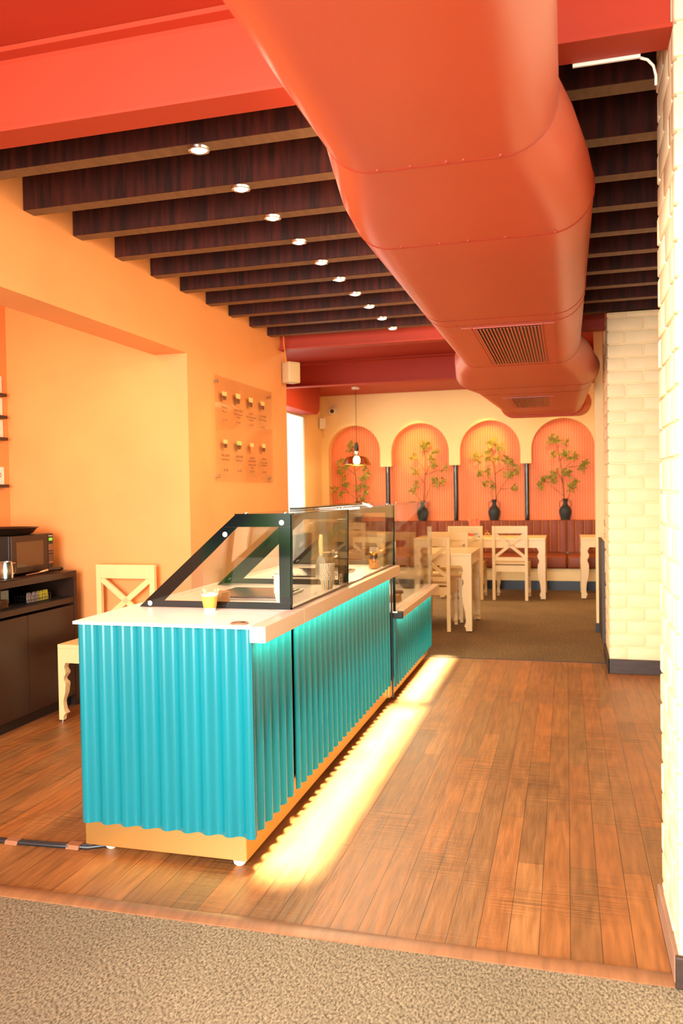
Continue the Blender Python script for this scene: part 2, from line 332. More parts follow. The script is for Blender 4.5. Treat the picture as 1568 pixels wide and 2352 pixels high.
# brick pillars
def bricks(x0, x1, y0, y1, z0, z1, ch=.0968, L=.25, out=.010):
    b = nb(); box(b, x0+out, x1, y0+out, y1-out, z0, z1); g = .0045; k = 0; z = z0
    while z < z1-.01:
        za, zb = z+g, min(z+ch-g, z1); rr = lambda: random.uniform(-.0016, .0016)
        x = x0; first = (L/2 if k % 2 else L)
        while x < x1-.02:
            w = first if x == x0 else L; xe = min(x+w, x1); r = rr()
            box(b, x+(0 if x == x0 else g)+rr(), xe-g, y0+r, y0+.05, za+rr(), zb, .006, 2); x += w
        y = y0; first = (L if k % 2 else L/2)
        while y < y1-.02:
            w = first if y == y0 else L; ye = min(y+w, y1); r = rr()
            ys = y+.051 if y == y0 else y+g
            if ye-g-ys > .01: box(b, x0+r, x0+.05, ys, ye-g, za+rr(), zb, .006, 2)
            y += w
        z += ch; k += 1
    return b
struct('wall_near_pillar', bricks(.288, 1.0, 2.372, 2.80, .0, 2.87), M['brick'], True)
struct('wall_far_pillar', bricks(.300, 1.0, 6.32, 6.95, .0, 2.655), M['brick'], True)
b = nb(); box(b, .274, .290, 2.365, 2.80, 0, .08, .004); struct('baseboard_near_side', b, M['pinkwood'])
b = nb(); box(b, .276, 1.0, 2.346, 2.364, 0, .088, .003); struct('baseboard_near_front', b, M['base'])
b = nb(); box(b, .286, 1.0, 6.29, 6.318, 0, .105, .003); box(b, .284, .299, 6.29, 6.95, 0, .105, .003); struct('baseboard_far', b, M['base'])
b = nb(); box(b, .275, .298, 6.96, 7.65, .106, .93); struct('trim_5', b, M['base'])
b = nb(); box(b, .268, .345, 8.10, 8.19, 0, 2.88); struct('wall_cream_post', b, M['cream'])
b = nb(); box(b, .262, .35, 8.083, 8.20, 0, .085); struct('baseboard_post', b, M['black'])

# ------------------------------------------------------------------ ceiling steel and wood
def ibeam(name, yc, zb, x0, x1, label):
    h = .06; t = .012
    pts = [(yc-h, zb), (yc+h, zb), (yc+h, zb+t), (yc+.008, zb+t+.006), (yc+.008, 2.855), (yc+h, 2.862), (yc+h, 2.879), (yc-h, 2.879), (yc-h, 2.862), (yc-.018, 2.858), (yc-.008, 2.848), (yc-.008, zb+t+.006), (yc-h, zb+t)]
    b = nb(); prism(b, pts, 'x', x0, x1); return tag(obj(name, b, M['red']), label, 'beam', 'red steel ceiling beams')
ibeam('steel_ceiling_beam', 2.428, 2.60, WX+.001, .286, 'red steel ceiling beam nearest the entrance, in front of the dark wooden joists')
ibeam('steel_ceiling_beam', 6.63, 2.59, WX+.001, .298, 'red steel ceiling beam directly behind the last dark wooden joist')
ibeam('steel_ceiling_beam', 9.06, 2.60, -3.45, .99, 'red steel ceiling beam deepest in the dining room, before the arched wall')
ORD = ['first', 'second', 'third', 'fourth', 'fifth', 'sixth', 'seventh', 'eighth', 'ninth', 'last']
YB = [2.79, 3.20, 3.585, 3.975, 4.37, 4.75, 5.135, 5.52, 5.925, 6.315]
for i, y in enumerate(YB):
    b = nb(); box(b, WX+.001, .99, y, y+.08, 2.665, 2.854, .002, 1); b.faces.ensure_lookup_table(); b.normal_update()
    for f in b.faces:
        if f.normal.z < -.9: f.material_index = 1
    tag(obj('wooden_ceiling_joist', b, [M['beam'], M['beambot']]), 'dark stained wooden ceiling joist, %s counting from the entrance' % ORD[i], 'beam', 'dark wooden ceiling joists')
    t = thing('ceiling_spotlight', 'small round lit spotlight under the %s wooden joist from the entrance' % ORD[i], 'light', (-1.312, y+.045, 2.664), 'round spotlights under the joists')
    b = nb(); lathe(b, [(.028, -.004), (.034, -.010), (.040, -.008), (.042, 0), (.028, 0)], (0, 0, 0), 24, cap=False); obj('trim_ring', b, M['steel'], t, True, True)
    b = nb(); lathe(b, [(.029, -.001), (.029, -.007), (.020, -.011), (.001, -.012)], (0, 0, 0), 20); obj('lens', b, M['bulb'], t, True, True)
    l = bpy.data.lights.new('spot_lamp', 'SPOT'); l.energy = 20; l.color = (1, .80, .54); l.spot_size = 2.9; l.spot_blend = 1; l.shadow_soft_size = .03
    o = bpy.data.objects.new('spot_lamp', l); COL.objects.link(o); o.parent = t; o.location = (0, 0, -.03)
b = nb(); box(b, .03, .215, 2.489, 2.496, 2.590, 2.6); tag(obj('cable_trunking', b, M['white']), 'thin cream cable trunking behind the nearest red steel beam', 'trunking')
b = nb(); tube(b, [(.215, 2.50, 2.594), (.235, 2.505, 2.588), (.252, 2.51, 2.570), (.258, 2.515, 2.545), (.259, 2.52, 2.52)], .004); tag(obj('white_cable', b, M['white'], None, True), 'short white cable bending from the trunking down the near brick pillar', 'cable')

# ------------------------------------------------------------------ ventilation duct
def ring(y, xl, xr, zb, zt, r, g=0, n=8):
    xl -= g; xr += g; zb -= g; zt += g; r += g; P = []
    for cx, cz, a0 in ((xr-r, zt-r, 0), (xl+r, zt-r, 90), (xl+r, zb+r, 180), (xr-r, zb+r, 270)):
        for i in range(n+1):
            a = math.radians(a0+90*i/n); P.append((cx+r*math.cos(a), y, cz+r*math.sin(a)))
    return P
duct = thing('ventilation_duct', 'large red painted metal ventilation duct hanging under the ceiling', 'duct', (-.3, 2.1, 2.39))
Z0, Z1 = 2.20, 2.485
ST = [(-1.6, -.612, -.008, .138), (2.09, -.612, -.008, .138), (2.30, -.648, .036, .138), (2.55, -.688, .075, .138), (2.76, -.704, .097, .138), (4.02, -.704, .098, .138), (4.16, -.704, .098, .138), (5.58, -.70, .100, .138), (5.74, -.705, .108, .14), (6.10, -.79, .18, .142), (6.82, -.875, .266, .142), (6.90, -.87, .262, .142), (7.25, -.80, .24, .14), (9.05, -.71, .205, .138), (9.42, -.695, .195, .138)]
def section(i0, i1, nm='duct_section'):
    b = nb(); loft(b, [ring(s[0], s[1], s[2], Z0, Z1, s[3]) for s in ST[i0:i1+1]], cap=False); return obj(nm, b, M['duct'], duct, True)
for a, c in ((0, 1), (1, 4), (4, 5), (5, 6), (6, 7), (7, 10), (10, 12), (12, 14)): section(a, c)
for i in (1, 4, 5, 6, 7, 10, 12, 13):       # folded seams between sections
    s = ST[i]; b = nb()
    loft(b, [ring(s[0]-.006, s[1], s[2], Z0, Z1, s[3], .000), ring(s[0]-.003, s[1], s[2], Z0, Z1, s[3], .002), ring(s[0]+.002, s[1], s[2], Z0, Z1, s[3], .002), ring(s[0]+.004, s[1], s[2], Z0, Z1, s[3], 0)], cap=False)
    for k in range(5):
        ball(b, (s[1]+.16+(s[2]-s[1]-.3)*k/4+random.uniform(-.02, .02), s[0]-.015, Z0), .0045, 8)
    obj('seam', b, M['seam'], duct, True)
s = ST[14]; b = nb()
loft(b, [ring(9.42, s[1], s[2], Z0, Z1, s[3], 0), ring(9.43, s[1], s[2], Z0, Z1, s[3], .02), ring(9.50, s[1], s[2], Z0, Z1, s[3], .02), ring(9.51, s[1], s[2], Z0, Z1, s[3], 0), ring(9.62, s[1]+.06, s[2]+.09, Z0, Z1, s[3], 0), ring(9.75, s[1]+.06, s[2]+.09, Z0, Z1, s[3], 0)]); obj('end_collar', b, M['duct'], duct, True)
for x0, x1, y0, y1, n in ((-.442, -.118, 4.24, 5.47, 19), (-.478, -.165, 7.55, 8.46, 19)):
    g = nb(); box(g, x0-.012, x1+.012, y0-.016, y0, 2.1955, 2.1995); box(g, x0-.012, x1+.012, y1, y1+.016, 2.1955, 2.1995)
    box(g, x0-.012, x0, y0, y1, 2.1955, 2.1995); box(g, x1, x1+.012, y0, y1, 2.1955, 2.1995); vg = obj('vent_grille', g, M['duct'], duct)
    g = nb(); box(g, x0, x1, y0, y1, 2.1965, 2.199); obj('opening_shade_panel', g, M['black'], vg, False).location = -duct.location*0  # black sheet paints the shade of the hole behind the louvers
    g = nb()
    for k in range(n):
        xx = x0+(x1-x0)*(k+.5)/n; bar(g, (xx, y0, 2.191), (xx, y1, 2.191), .0078, .002, (.25, 0, .97))
    obj('louvers', g, M['duct'], vg)
    g = nb(); box(g, x0-.07, x0-.016, y0-.02, y1+.02, 2.1965, 2.1995); box(g, x1+.016, x1+.07, y0-.02, y1+.02, 2.1965, 2.1995); obj('mounting_plate', g, M['duct'], duct)

# ------------------------------------------------------------------ main service counter
ct = thing('service_counter', 'long service counter with teal corrugated panels, cream top and gold plinth', 'counter', (-1.4, 3.9, 0))
def wavy(p0, p1, nrm, z0, z1, pitch, amp, th=.005):
    p0, p1, nrm = Vector(p0), Vector(p1), Vector(nrm); L = (p1-p0).length; d = (p1-p0)/L; n = int(L/pitch*12); A, B = [], []
    for i in range(n+1):
        s = L*i/n; w = math.sin(2*PI*s/pitch); w = amp*(abs(w)**.8)*(1 if w > 0 else -1)
        q = p0+d*s+nrm*w; A.append((q.x, q.y)); q = p0+d*s+nrm*(w-th); B.append((q.x, q.y))
    b = nb(); n = len(A)
    a0 = [b.verts.new((x, y, z0)) for x, y in A]; a1 = [b.verts.new((x, y, z1)) for x, y in A]
    c0 = [b.verts.new((x, y, z0)) for x, y in B]; c1 = [b.verts.new((x, y, z1)) for x, y in B]
    for i in range(n-1):
        for q in ((a0[i], a0[i+1], a1[i+1], a1[i]), (c0[i+1], c0[i], c1[i], c1[i+1]), (a0[i], c0[i], c0[i+1], a0[i+1]), (a1[i+1], c1[i+1], c1[i], a1[i])): b.faces.new(q)
    for i in (0, n-1): b.faces.new((a0[i], a1[i], c1[i], c0[i]))
    return b
PX = -1.102
b = nb(); box(b, -1.785, -1.14, 2.74, 5.12, .14, .884); obj('body', b, M['cabdark'], ct)
b = nb(); box(b, -1.796, -1.131, 2.729, 5.125, .032, .16, .002, 1); obj('gold_plinth', b, M['gold'], ct)
obj('corrugated_end_panel', wavy((-1.797, 2.715, 0), (-1.090, 2.715, 0), (0, -1, 0), .125, .885, .0835, .010), M['teal'], ct, True)
obj('corrugated_side_panel', wavy((PX, 2.712, 0), (PX, 3.203, 0), (1, 0, 0), .125, .885, .0835, .010), M['teal'], ct, True)
obj('corrugated_side_panel', wavy((PX, 3.222, 0), (PX, 5.122, 0), (1, 0, 0), .125, .885, .0835, .010), M['teal'], ct, True)
b = nb(); box(b, -1.812, -1.091, 2.70, 5.125, .886, .898, .001, 1); obj('worktop', b, M['whitelam'], ct)
for y0, y1 in ((2.694, 3.137), (3.1385, 4.006), (4.010, 5.11)):
    b = nb(); box(b, -1.0905, -1.030, y0, y1, .840, .898, .0015, 1); obj('worktop_fascia', b, M['laminate'], ct)
for x, y in ((-1.72, 2.79), (-1.175, 2.77), (-1.175, 4.9), (-1.72, 4.9)):
    b = nb(); lathe(b, [(.014, 0), (.023, .008), (.026, .02), (.024, .033)], (x, y, 0), 20); obj('foot', b, M['white'], ct, True)
b = nb(); box(b, -1.075, -1.055, 2.74, 5.08, .835, .8395); obj('light_strip', b, M['led'], ct)
b = nb(); box(b, -1.097, -1.086, 5.126, 5.136, .04, .90); obj('black_post', b, M['black'], ct)
area('counter_strip_light', (-1.062, 3.91, .832), (-1.062, 3.91, 0), .02, 2.34, 9, (1, .98, .62))
area('counter_floor_light', (-1.052, 3.91, .830), (-1.0, 3.91, 0), .02, 2.34, 50, (1, .93, .72), .42)

lc = thing('low_display_counter', 'lower teal corrugated counter section behind the main counter', 'counter', (-1.4, 5.9, 0))
b = nb(); box(b, -1.785, -1.11, 5.14, 6.60, .14, .545); obj('body', b, M['cabdark'], lc)
b = nb(); box(b, -1.796, -1.111, 5.138, 6.625, .032, .16, .002, 1); obj('gold_plinth', b, M['gold'], lc)
obj('corrugated_side_panel', wavy((-1.080, 5.142, 0), (-1.080, 6.64, 0), (1, 0, 0), .105, .556, .0835, .010), M['teal'], lc, True)
b = nb(); box(b, -1.78, -1.056, 5.139, 6.70, .586, .597, .001, 1); obj('worktop', b, M['whitelam'], lc)
b = nb(); box(b, -1.0555, -1.022, 5.165, 6.70, .552, .597, .0015, 1); obj('worktop_fascia', b, M['laminate'], lc)
b = nb(); box(b, -1.088, -1.020, 5.142, 5.164, .548, .598, .006, 2); obj('end_cap', b, M['black'], lc)
for x, y in ((-1.175, 6.5), (-1.72, 6.5)):
    b = nb(); lathe(b, [(.014, 0), (.023, .008), (.026, .02), (.024, .033)], (x, y, 0), 20); obj('foot', b, M['white'], lc, True)
b = nb(); box(b, -1.052, -1.040, 5.2, 6.66, .547, .5515); obj('light_strip', b, M['led'], lc)
area('low_counter_strip_light', (-1.046, 5.93, .545), (-1.046, 5.93, 0), .015, 1.44, 3.4, (1, .98, .62))
area('low_counter_floor_light', (-1.036, 5.93, .545), (-.99, 5.93, 0), .015, 1.44, 24, (1, .93, .74), .5)

# ------------------------------------------------------------------ glass cases
gc = thing('glass_display_case', 'sloping glass display case with black edged end on the counter top', 'display case', (-1.4, 4.1, .898))
TR = [(-1.752, .9), (-1.075, .9), (-1.068, 1.283), (-1.309, 1.283)]
def end_plate(y, par, border=True, nm='end_panel'):
    b = nb(); prism(b, TR, 'y', y, y+.005); g = obj(nm, b, M['acrylic'], par)
    if border:
        b = nb(); yy0, yy1 = y-.0012, y+.0062
        prism(b, [(-1.752, .9), (-1.075, .9), (-1.0755, .927), (-1.705, .927)], 'y', yy0, yy1)
        prism(b, [(-1.3655, 1.235), (-1.0685, 1.235), (-1.068, 1.283), (-1.309, 1.283)], 'y', yy0, yy1)
        prism(b, [(-1.120, .9275), (-1.0755, .9275), (-1.0685, 1.2345), (-1.119, 1.2345)], 'y', yy0, yy1)
        prism(b, [(-1.720, .9275), (-1.636, .9275), (-1.297, 1.2345), (-1.3665, 1.2345)], 'y', yy0, yy1)
        obj('black_border', b, M['gloss'], g).location = Vector((0, 0, 0))
    return g
e1 = end_plate(3.10, gc); end_plate(3.975, gc, True, 'divider'); end_plate(5.112, gc, True, 'divider')
for q in ((-1.70, .915), (-1.352, 1.205), (-1.105, 1.252)):
    b = nb(); lathe(b, [(.0001, 0), (.010, .0005), (.011, .003), (.009, .005), (.0001, .0052)], (0, 0, 0), 20)
    bmesh.ops.rotate(b, verts=b.verts, matrix=Matrix.Rotation(PI/2, 3, 'X')); bmesh.ops.translate(b, verts=b.verts, vec=(q[0], 3.0985, q[1])); obj('bolt', b, M['white'], gc, True)
for y0, y1 in ((3.106, 3.972), (3.983, 5.110)):
    b = nb(); prism(b, [(-1.075, .9), (-1.070, .9), (-1.063, 1.283), (-1.068, 1.283)], 'y', y0, y1); g = obj('front_panel', b, M['glass'], gc)
    b = nb(); prism(b, [(-1.076, .9), (-1.069, .9), (-1.0685, .907), (-1.0755, .907)], 'y', y0, y1)
    for ya, yb in ((y0, y0+.005), (y1-.005, y1)): prism(b, [(-1.0755, .9), (-1.069, .9), (-1.062, 1.283), (-1.0685, 1.283)], 'y', ya, yb)
    obj('dark_edge', b, M['gloss'], g)
    b = nb(); prism(b, [(-1.752, .9), (-1.747, .9), (-1.304, 1.283), (-1.309, 1.283)], 'y', y0, y1); g = obj('sloping_back_panel', b, M['acrylic'], gc)
    for ya, yb in ((y0, y0+.07), (y1-.07, y1)): b = nb(); prism(b, [(-1.7535, .9), (-1.7455, .9), (-1.3025, 1.283), (-1.3105, 1.283)], 'y', ya, yb); obj('black_border', b, M['gloss'], g)
    b = nb(); box(b, -1.309, -1.062, y0, y1, 1.2835, 1.2885); g = obj('top_panel', b, M['acrylic'], gc)
    for xx, yy in ((-1.27, y0+.02), (-1.10, y0+.02), (-1.27, y1-.03), (-1.10, y1-.03)):
        b = nb(); lathe(b, [(.009, 0), (.009, .004), (.006, .006)], (xx, yy, 1.2887), 14); obj('bolt', b, M['steel'], gc, True)
b = nb(); box(b, -1.309, -1.062, 3.098, 3.125, 1.2832, 1.289); obj('black_top_edge', b, M['gloss'], gc)
b = nb(); box(b, -1.312, -1.262, 3.80, 5.11, 1.2892, 1.298); obj('black_top_edge', b, M['gloss'], gc)
b = nb(); box(b, -1.30, -1.285, 4.0, 5.1, 1.262, 1.275); obj('light_strip', b, M['led'], gc)  # glowing bar added to brighten the inside of the case
area('case_fill', (-1.29, 4.55, 1.258), (-1.28, 4.55, .9), .02, 1.05, 9, (1, .84, .55))  # fill lamp added along with the bar
g2 = thing('glass_display_case', 'tall glass display case with a glass shelf on the lower counter', 'display case', (-1.4, 5.9, .598))
b = nb(); box(b, -1.075, -1.070, 5.122, 6.65, .598, 1.283); obj('front_panel', b, M['glass'], g2)
b = nb(); box(b, -1.60, -1.076, 6.640, 6.65, .598, 1.283); obj('end_panel', b, M['glass'], g2)
b = nb(); box(b, -1.078, -1.067, 6.637, 6.653, .598, 1.29); obj('corner_edge', b, M['acrylic'], g2)
b = nb(); box(b, -1.60, -1.595, 5.13, 6.638, .598, 1.283); obj('back_panel', b, M['acrylic'], g2)
b = nb(); box(b, -1.60, -1.068, 5.122, 6.636, 1.2835, 1.2885); obj('top_panel', b, M['acrylic'], g2)
b = nb(); box(b, -1.594, -1.08, 5.14, 6.63, .900, .906); obj('glass_shelf', b, M['acrylic'], g2)
b = nb(); box(b, -1.080, -1.062, 5.1188, 5.1218, .60, 1.283); obj('corner_edge', b, M['gloss'], g2)
b = nb(); box(b, -1.59, -1.575, 5.2, 6.6, 1.262, 1.275); obj('light_strip', b, M['led'], g2)  # another added glowing bar, brightens the lower case
area('low_case_fill', (-1.55, 5.9, 1.255), (-1.3, 5.9, .6), .02, 1.3, 12, (1, .84, .55))  # added fill for the lower case

# ------------------------------------------------------------------ things on and in the counter
def ripple_cup(x, y):
    t = thing('paper_cup', 'orange rippled paper cup holding wooden spoons in front of the glass case', 'cup', (x, y, .8985))
    b = nb(); lathe(b, [(.0225, 0), (.0245, .010), (.0248, .012), (.0335, .066), (.031, .066), (.022, .004)], (0, 0, 0), 32, cap=True); obj('cup_wall', b, M['whitelam'], t, True, True)
    b = nb(); seg = 60; rings = []
    for z, r in ((.011, .0252), (.02, .0270), (.03, .0288), (.04, .0306), (.05, .0324), (.060, .0340)):
        rings.append([((r+.0008*math.sin(i*2*PI/6+z*260))*math.cos(2*PI*i/seg), (r+.0008*math.sin(i*2*PI/6+z*260))*math.sin(2*PI*i/seg), z) for i in range(seg)])
    loft(b, rings, cap=False); obj('rippled_sleeve', b, M['orangecup'], t, True, True)
    b = nb(); lathe(b, [(.0325, .0655), (.0352, .066), (.0355, .069), (.0330, .0695)], (0, 0, 0), 32, cap=False); obj('rim', b, M['whitelam'], t, True, True)
    return t
CX, CY = -1.402, 3.045
ripple_cup(CX, CY)
def spoon(dx, dy, tx, ty, lab):
    p = Vector((CX+dx*.5, CY+dy*.5, .906)); q = Vector((CX+dx+tx, CY+dy+ty, .906+.082)); b = nb()
    tube(b, [p, p.lerp(q, .75), p.lerp(q, .86), p.lerp(q, .95), q], [.002, .0028, .0045, .0052, .0015], 8)
    tag(obj('wooden_spoon', b, M['wood'], None, True), lab, 'spoon', 'wooden spoons in the orange paper cup')
spoon(-.018, .004, -.012, 0, 'small wooden spoon leaning left in the orange paper cup')
spoon(-.006, -.012, -.006, -.004, 'small wooden spoon low in the middle of the orange paper cup')
spoon(.014, .006, .010, 0, 'small wooden spoon leaning right in the orange paper cup, first of two')
spoon(.018, .012, .014, .004, 'small wooden spoon furthest right in the orange paper cup')
d = thing('cable_grommet', 'round brown and silver cable grommet on the near counter corner', 'grommet', (-1.152, 2.752, .8983))
b = nb(); lathe(b, [(.033, 0), (.033, .003), (.029, .005), (.026, .004)], (0, 0, 0), 32); obj('rim', b, M['plate'], d, True, True)
b = nb(); lathe(b, [(.0255, .004), (.0255, .0048), (.001, .0052)], (0, 0, 0), 28); box(b, .006, .02, -.003, .006, .0049, .0058, mi=1); obj('cap', b, [M['steel'], M['gloss']], d, False, True)

def stripe_mat(name, c1, c2, n, thin):
    m = bpy.data.materials.new(name); m.use_nodes = True; nn = m.node_tree.nodes; L = m.node_tree.links; p = nn['Principled BSDF']; p.inputs['Roughness'].default_value = .5
    t = nn.new('ShaderNodeTexCoord'); s = nn.new('ShaderNodeSeparateXYZ'); L.new(t.outputs['Object'], s.inputs[0])
    a = nn.new('ShaderNodeMath'); a.operation = 'ARCTAN2'; L.new(s.outputs[0], a.inputs[0]); L.new(s.outputs[1], a.inputs[1])
    f = nn.new('ShaderNodeMath'); f.operation = 'MULTIPLY'; f.inputs[1].default_value = n/(2*PI); L.new(a.outputs[0], f.inputs[0])
    g = nn.new('ShaderNodeMath'); g.operation = 'ADD'; g.inputs[1].default_value = 20; L.new(f.outputs[0], g.inputs[0])
    h = nn.new('ShaderNodeMath'); h.operation = 'FRACT'; L.new(g.outputs[0], h.inputs[0])
    r = nn.new('ShaderNodeValToRGB'); r.color_ramp.interpolation = 'CONSTANT'; L.new(h.outputs[0], r.inputs[0]); e = r.color_ramp.elements
    w = lin((250, 244, 228))+(1,); e[0].position = 0; e[0].color = lin(c1)+(1,); e[1].position = thin; e[1].color = w
    q = e.new(.5); q.color = lin(c2)+(1,); q = e.new(.5+thin); q.color = w
    L.new(r.outputs[0], p.inputs['Base Color']); return m
M['stripeA'] = stripe_mat('orange_teal_stripes', (232, 160, 50), (30, 140, 150), 9, .32)
M['stripeB'] = stripe_mat('pale_blue_stripes', (120, 190, 220), (232, 200, 120), 9, .26)
def tub_proto(m):
    t = thing('paper_tub', 'x', 'cup')
    b = nb(); lathe(b, [(.0265, 0), (.0355, .046), (.034, .046), (.0255, .003)], (0, 0, 0), 30); obj('tub_wall', b, m, t, True, True)
    b = nb(); lathe(b, [(.0348, .0445), (.0380, .0455), (.0385, .048), (.0352, .0485)], (0, 0, 0), 30, cap=False); obj('rim', b, M['paper'], t, True, True)
    return t
NTH = ['lowest', 'second from the bottom', 'third from the bottom', 'fourth from the bottom', 'fifth from the bottom', 'middle', 'fifth from the top', 'fourth from the top', 'third from the top', 'second from the top', 'topmost']
for m, x, y, n, dz, lab, grp in ((M['stripeB'], -1.175, 3.29, 11, .0078, 'pale striped paper tub stacked at the glass corner, ', 'pale striped paper tubs stacked at the near glass corner'),
                                (M['stripeA'], -1.135, 3.83, 10, .0082, 'orange and teal paper tub in the stack, ', 'orange and teal paper tubs stacked inside the glass')):
    p = tub_proto(m); names = NTH if n == 11 else NTH[:5]+NTH[6:]
    for k in range(n):
        c = p if k == 0 else copy_tree(p); c.location = (x+random.uniform(-.0008, .0008), y, .8985+k*dz); c.rotation_euler.z = random.uniform(0, 1.2)
        c['label'] = lab+names[k]; c['group'] = grp
def tagcard():
    t = thing('price_card', 'small white card with teal print beside the striped tub stack', 'card', (-1.095, 3.935, .8985))
    b = nb(); box(b, -.001, .001, -.026, .026, 0, .062); obj('card', b, M['paper'], t, False, True)
    b = nb(); box(b, .0011, .0014, -.019, .016, .036, .044); box(b, .0011, .0014, -.019, .010, .022, .030); box(b, .0011, .0014, -.019, -.004, .048, .056); obj('print', b, M['teal'], t, False, True)
tagcard()
def jar(y, x, fill, lab):
    t = thing('glass_jar', lab, 'jar', (x, y, .8985), 'lidded jars inside the glass case')
    b = nb(); lathe(b, [(.034, 0), (.037, .006), (.037, .075), (.033, .085), (.031, .085), (.034, .073), (.034, .006), (.001, .004)], (0, 0, 0), 28, cap=False); obj('jar_body', b, M['glass'], t, True, True)
    b = nb(); lathe(b, [(.0325, .005), (.0325, .055), (.02, .060), (.001, .058)], (0, 0, 0), 24); obj('filling', b, fill, t, True, True)
    b = nb(); lathe(b, [(.036, .084), (.037, .100), (.033, .103), (.001, .1035)], (0, 0, 0), 28); obj('lid', b, M['brass'], t, True, True)
jar(4.86, -1.135, M['orangecup'], 'lidded glass jar with orange filling behind the second glass pane')
jar(5.02, -1.130, M['yellow'], 'lidded glass jar with pale yellow filling next to the glass joint')
t = thing('serving_spatula', 'wide spatula with rounded wooden handle standing inside the glass case', 'spatula', (-1.28, 4.2, .8985))
b = nb(); tube(b, [(0, .01, .13), (0, .012, .16), (-.002, .014, .21), (0, .016, .245)], [.009, .012, .013, .009], 12); obj('handle', b, M['wood'], t, True, True)
b = nb(); prism(b, [(-.03, 0), (.03, 0), (.034, .05), (.025, .105), (.008, .135), (-.008, .135), (-.025, .105), (-.034, .05)], 'y', .003, .006); obj('blade', b, M['steel'], t, False, True)
b = nb(); box(b, -1.45, -1.40, 3.16, 3.25, .8985, .955, .004); tag(obj('card_box', b, M['kraft']), 'small brown box inside the glass behind the orange cup', 'box')
# steel pans let into the case floor
for y0, y1, lab in ((3.36, 3.72, 'flat steel food pan behind the first glass pane'), (4.25, 4.72, 'flat steel food pan behind the second glass pane')):
    t = thing('steel_food_pan', lab, 'pan', (-1.4, (y0+y1)/2, .8985), 'steel pans on the case floor')
    b = nb(); box(b, -1.58, -1.22, y0, y1, .8985, .910, .003); obj('tray', b, M['steel'], t)
    b = nb(); box(b, -1.565, -1.235, y0+.015, y1-.015, .9105, .914, .002); obj('lid', b, M['steel'], t)
t = thing('glass_bowl', 'clear glass bowl with lid glinting behind the second glass pane', 'bowl', (-1.42, 4.93, .8985))
b = nb(); lathe(b, [(.04, 0), (.075, .03), (.085, .07), (.082, .07), (.07, .03), (.03, .005)], (0, 0, 0), 30); obj('bowl_wall', b, M['glass'], t, True, True)
b = nb(); lathe(b, [(.086, .071), (.06, .088), (.012, .094), (.014, .108), (.001, .110)], (0, 0, 0), 30); obj('lid', b, M['steel'], t, True, True)
b = nb(); box(b, -1.52, -1.36, 5.03, 5.10, .8985, .985, .004); tag(obj('kraft_box', b, M['kraft']), 'brown carton beside the glass bowl in the counter case', 'box')
for k, (y, x, lab) in enumerate(((5.55, -1.30, 'folded paper tent card at the near end of the glass shelf'), (5.85, -1.28, 'folded paper tent card in the middle of the glass shelf'), (6.15, -1.30, 'folded paper tent card at the far end of the glass shelf'))):
    b = nb(); prism(b, [(y-.04, .9065), (y, .985), (y+.04, .9065), (y+.037, .9065), (y, .979), (y-.037, .9065)], 'x', x-.03, x+.03); tag(obj('tent_card', b, M['kraft'] if k == 1 else M['paper']), lab, 'card', 'tent cards on the glass shelf')
b = nb(); box(b, -1.21, -1.13, 5.55, 5.66, .5975, .645, .004); tag(obj('paper_packet', b, M['kraft']), 'brown paper packet on the lower counter behind the glass', 'packet')
b = nb(); lathe(b, [(.038, 0), (.042, .012), (.034, .02), (.001, .022)], (-1.235, 6.05, .5975), 24); tag(obj('chocolate_cake', b, M['coffee'], None, True), 'small dark brown round cake on the lower counter', 'cake')
b = nb(); lathe(b, [(.05, 0), (.09, .05), (.10, .10), (.097, .10), (.085, .05), (.045, .006)], (-1.22, 6.40, .5975), 30); tag(obj('glass_bowl', b, M['glass'], None, True), 'clear glass bowl at the far end of the lower counter', 'bowl')

# ------------------------------------------------------------------ chairs and tables
def leg_bm(cx, cy, sx, sy, prof, ztop):
    """carved leg: square section held at the outer corner, inner edge follows prof"""
    b = nb(); z = [p[0] for p in prof]; rings = []; n = 26
    for i in range(n+1):
        zz = z[0]+(z[-1]-z[0])*i/n
        for k in range(len(prof)-1):
            if z[k] <= zz <= z[k+1]+1e-9: break
        f = (zz-z[k])/(z[k+1]-z[k]); s = f*f*(3-2*f); w = prof[k][1]*(1-s)+prof[k+1][1]*s
        rings.append([(cx, cy, zz), (cx-sx*w, cy, zz), (cx-sx*w, cy-sy*w, zz), (cx, cy-sy*w, zz)])
    return loft(b, rings)
CL = [(.012, .030), (.048, .032), (.052, .046), (.075, .036), (.12, .032), (.19, .046), (.235, .050), (.262, .036), (.30, .052), (.335, .042), (.362, .052)]
TL = [(.012, .058), (.055, .060), (.062, .074), (.10, .056), (.17, .062), (.30, .086), (.38, .093), (.43, .091), (.48, .072), (.54, .096), (.60, .076), (.645, .10)]
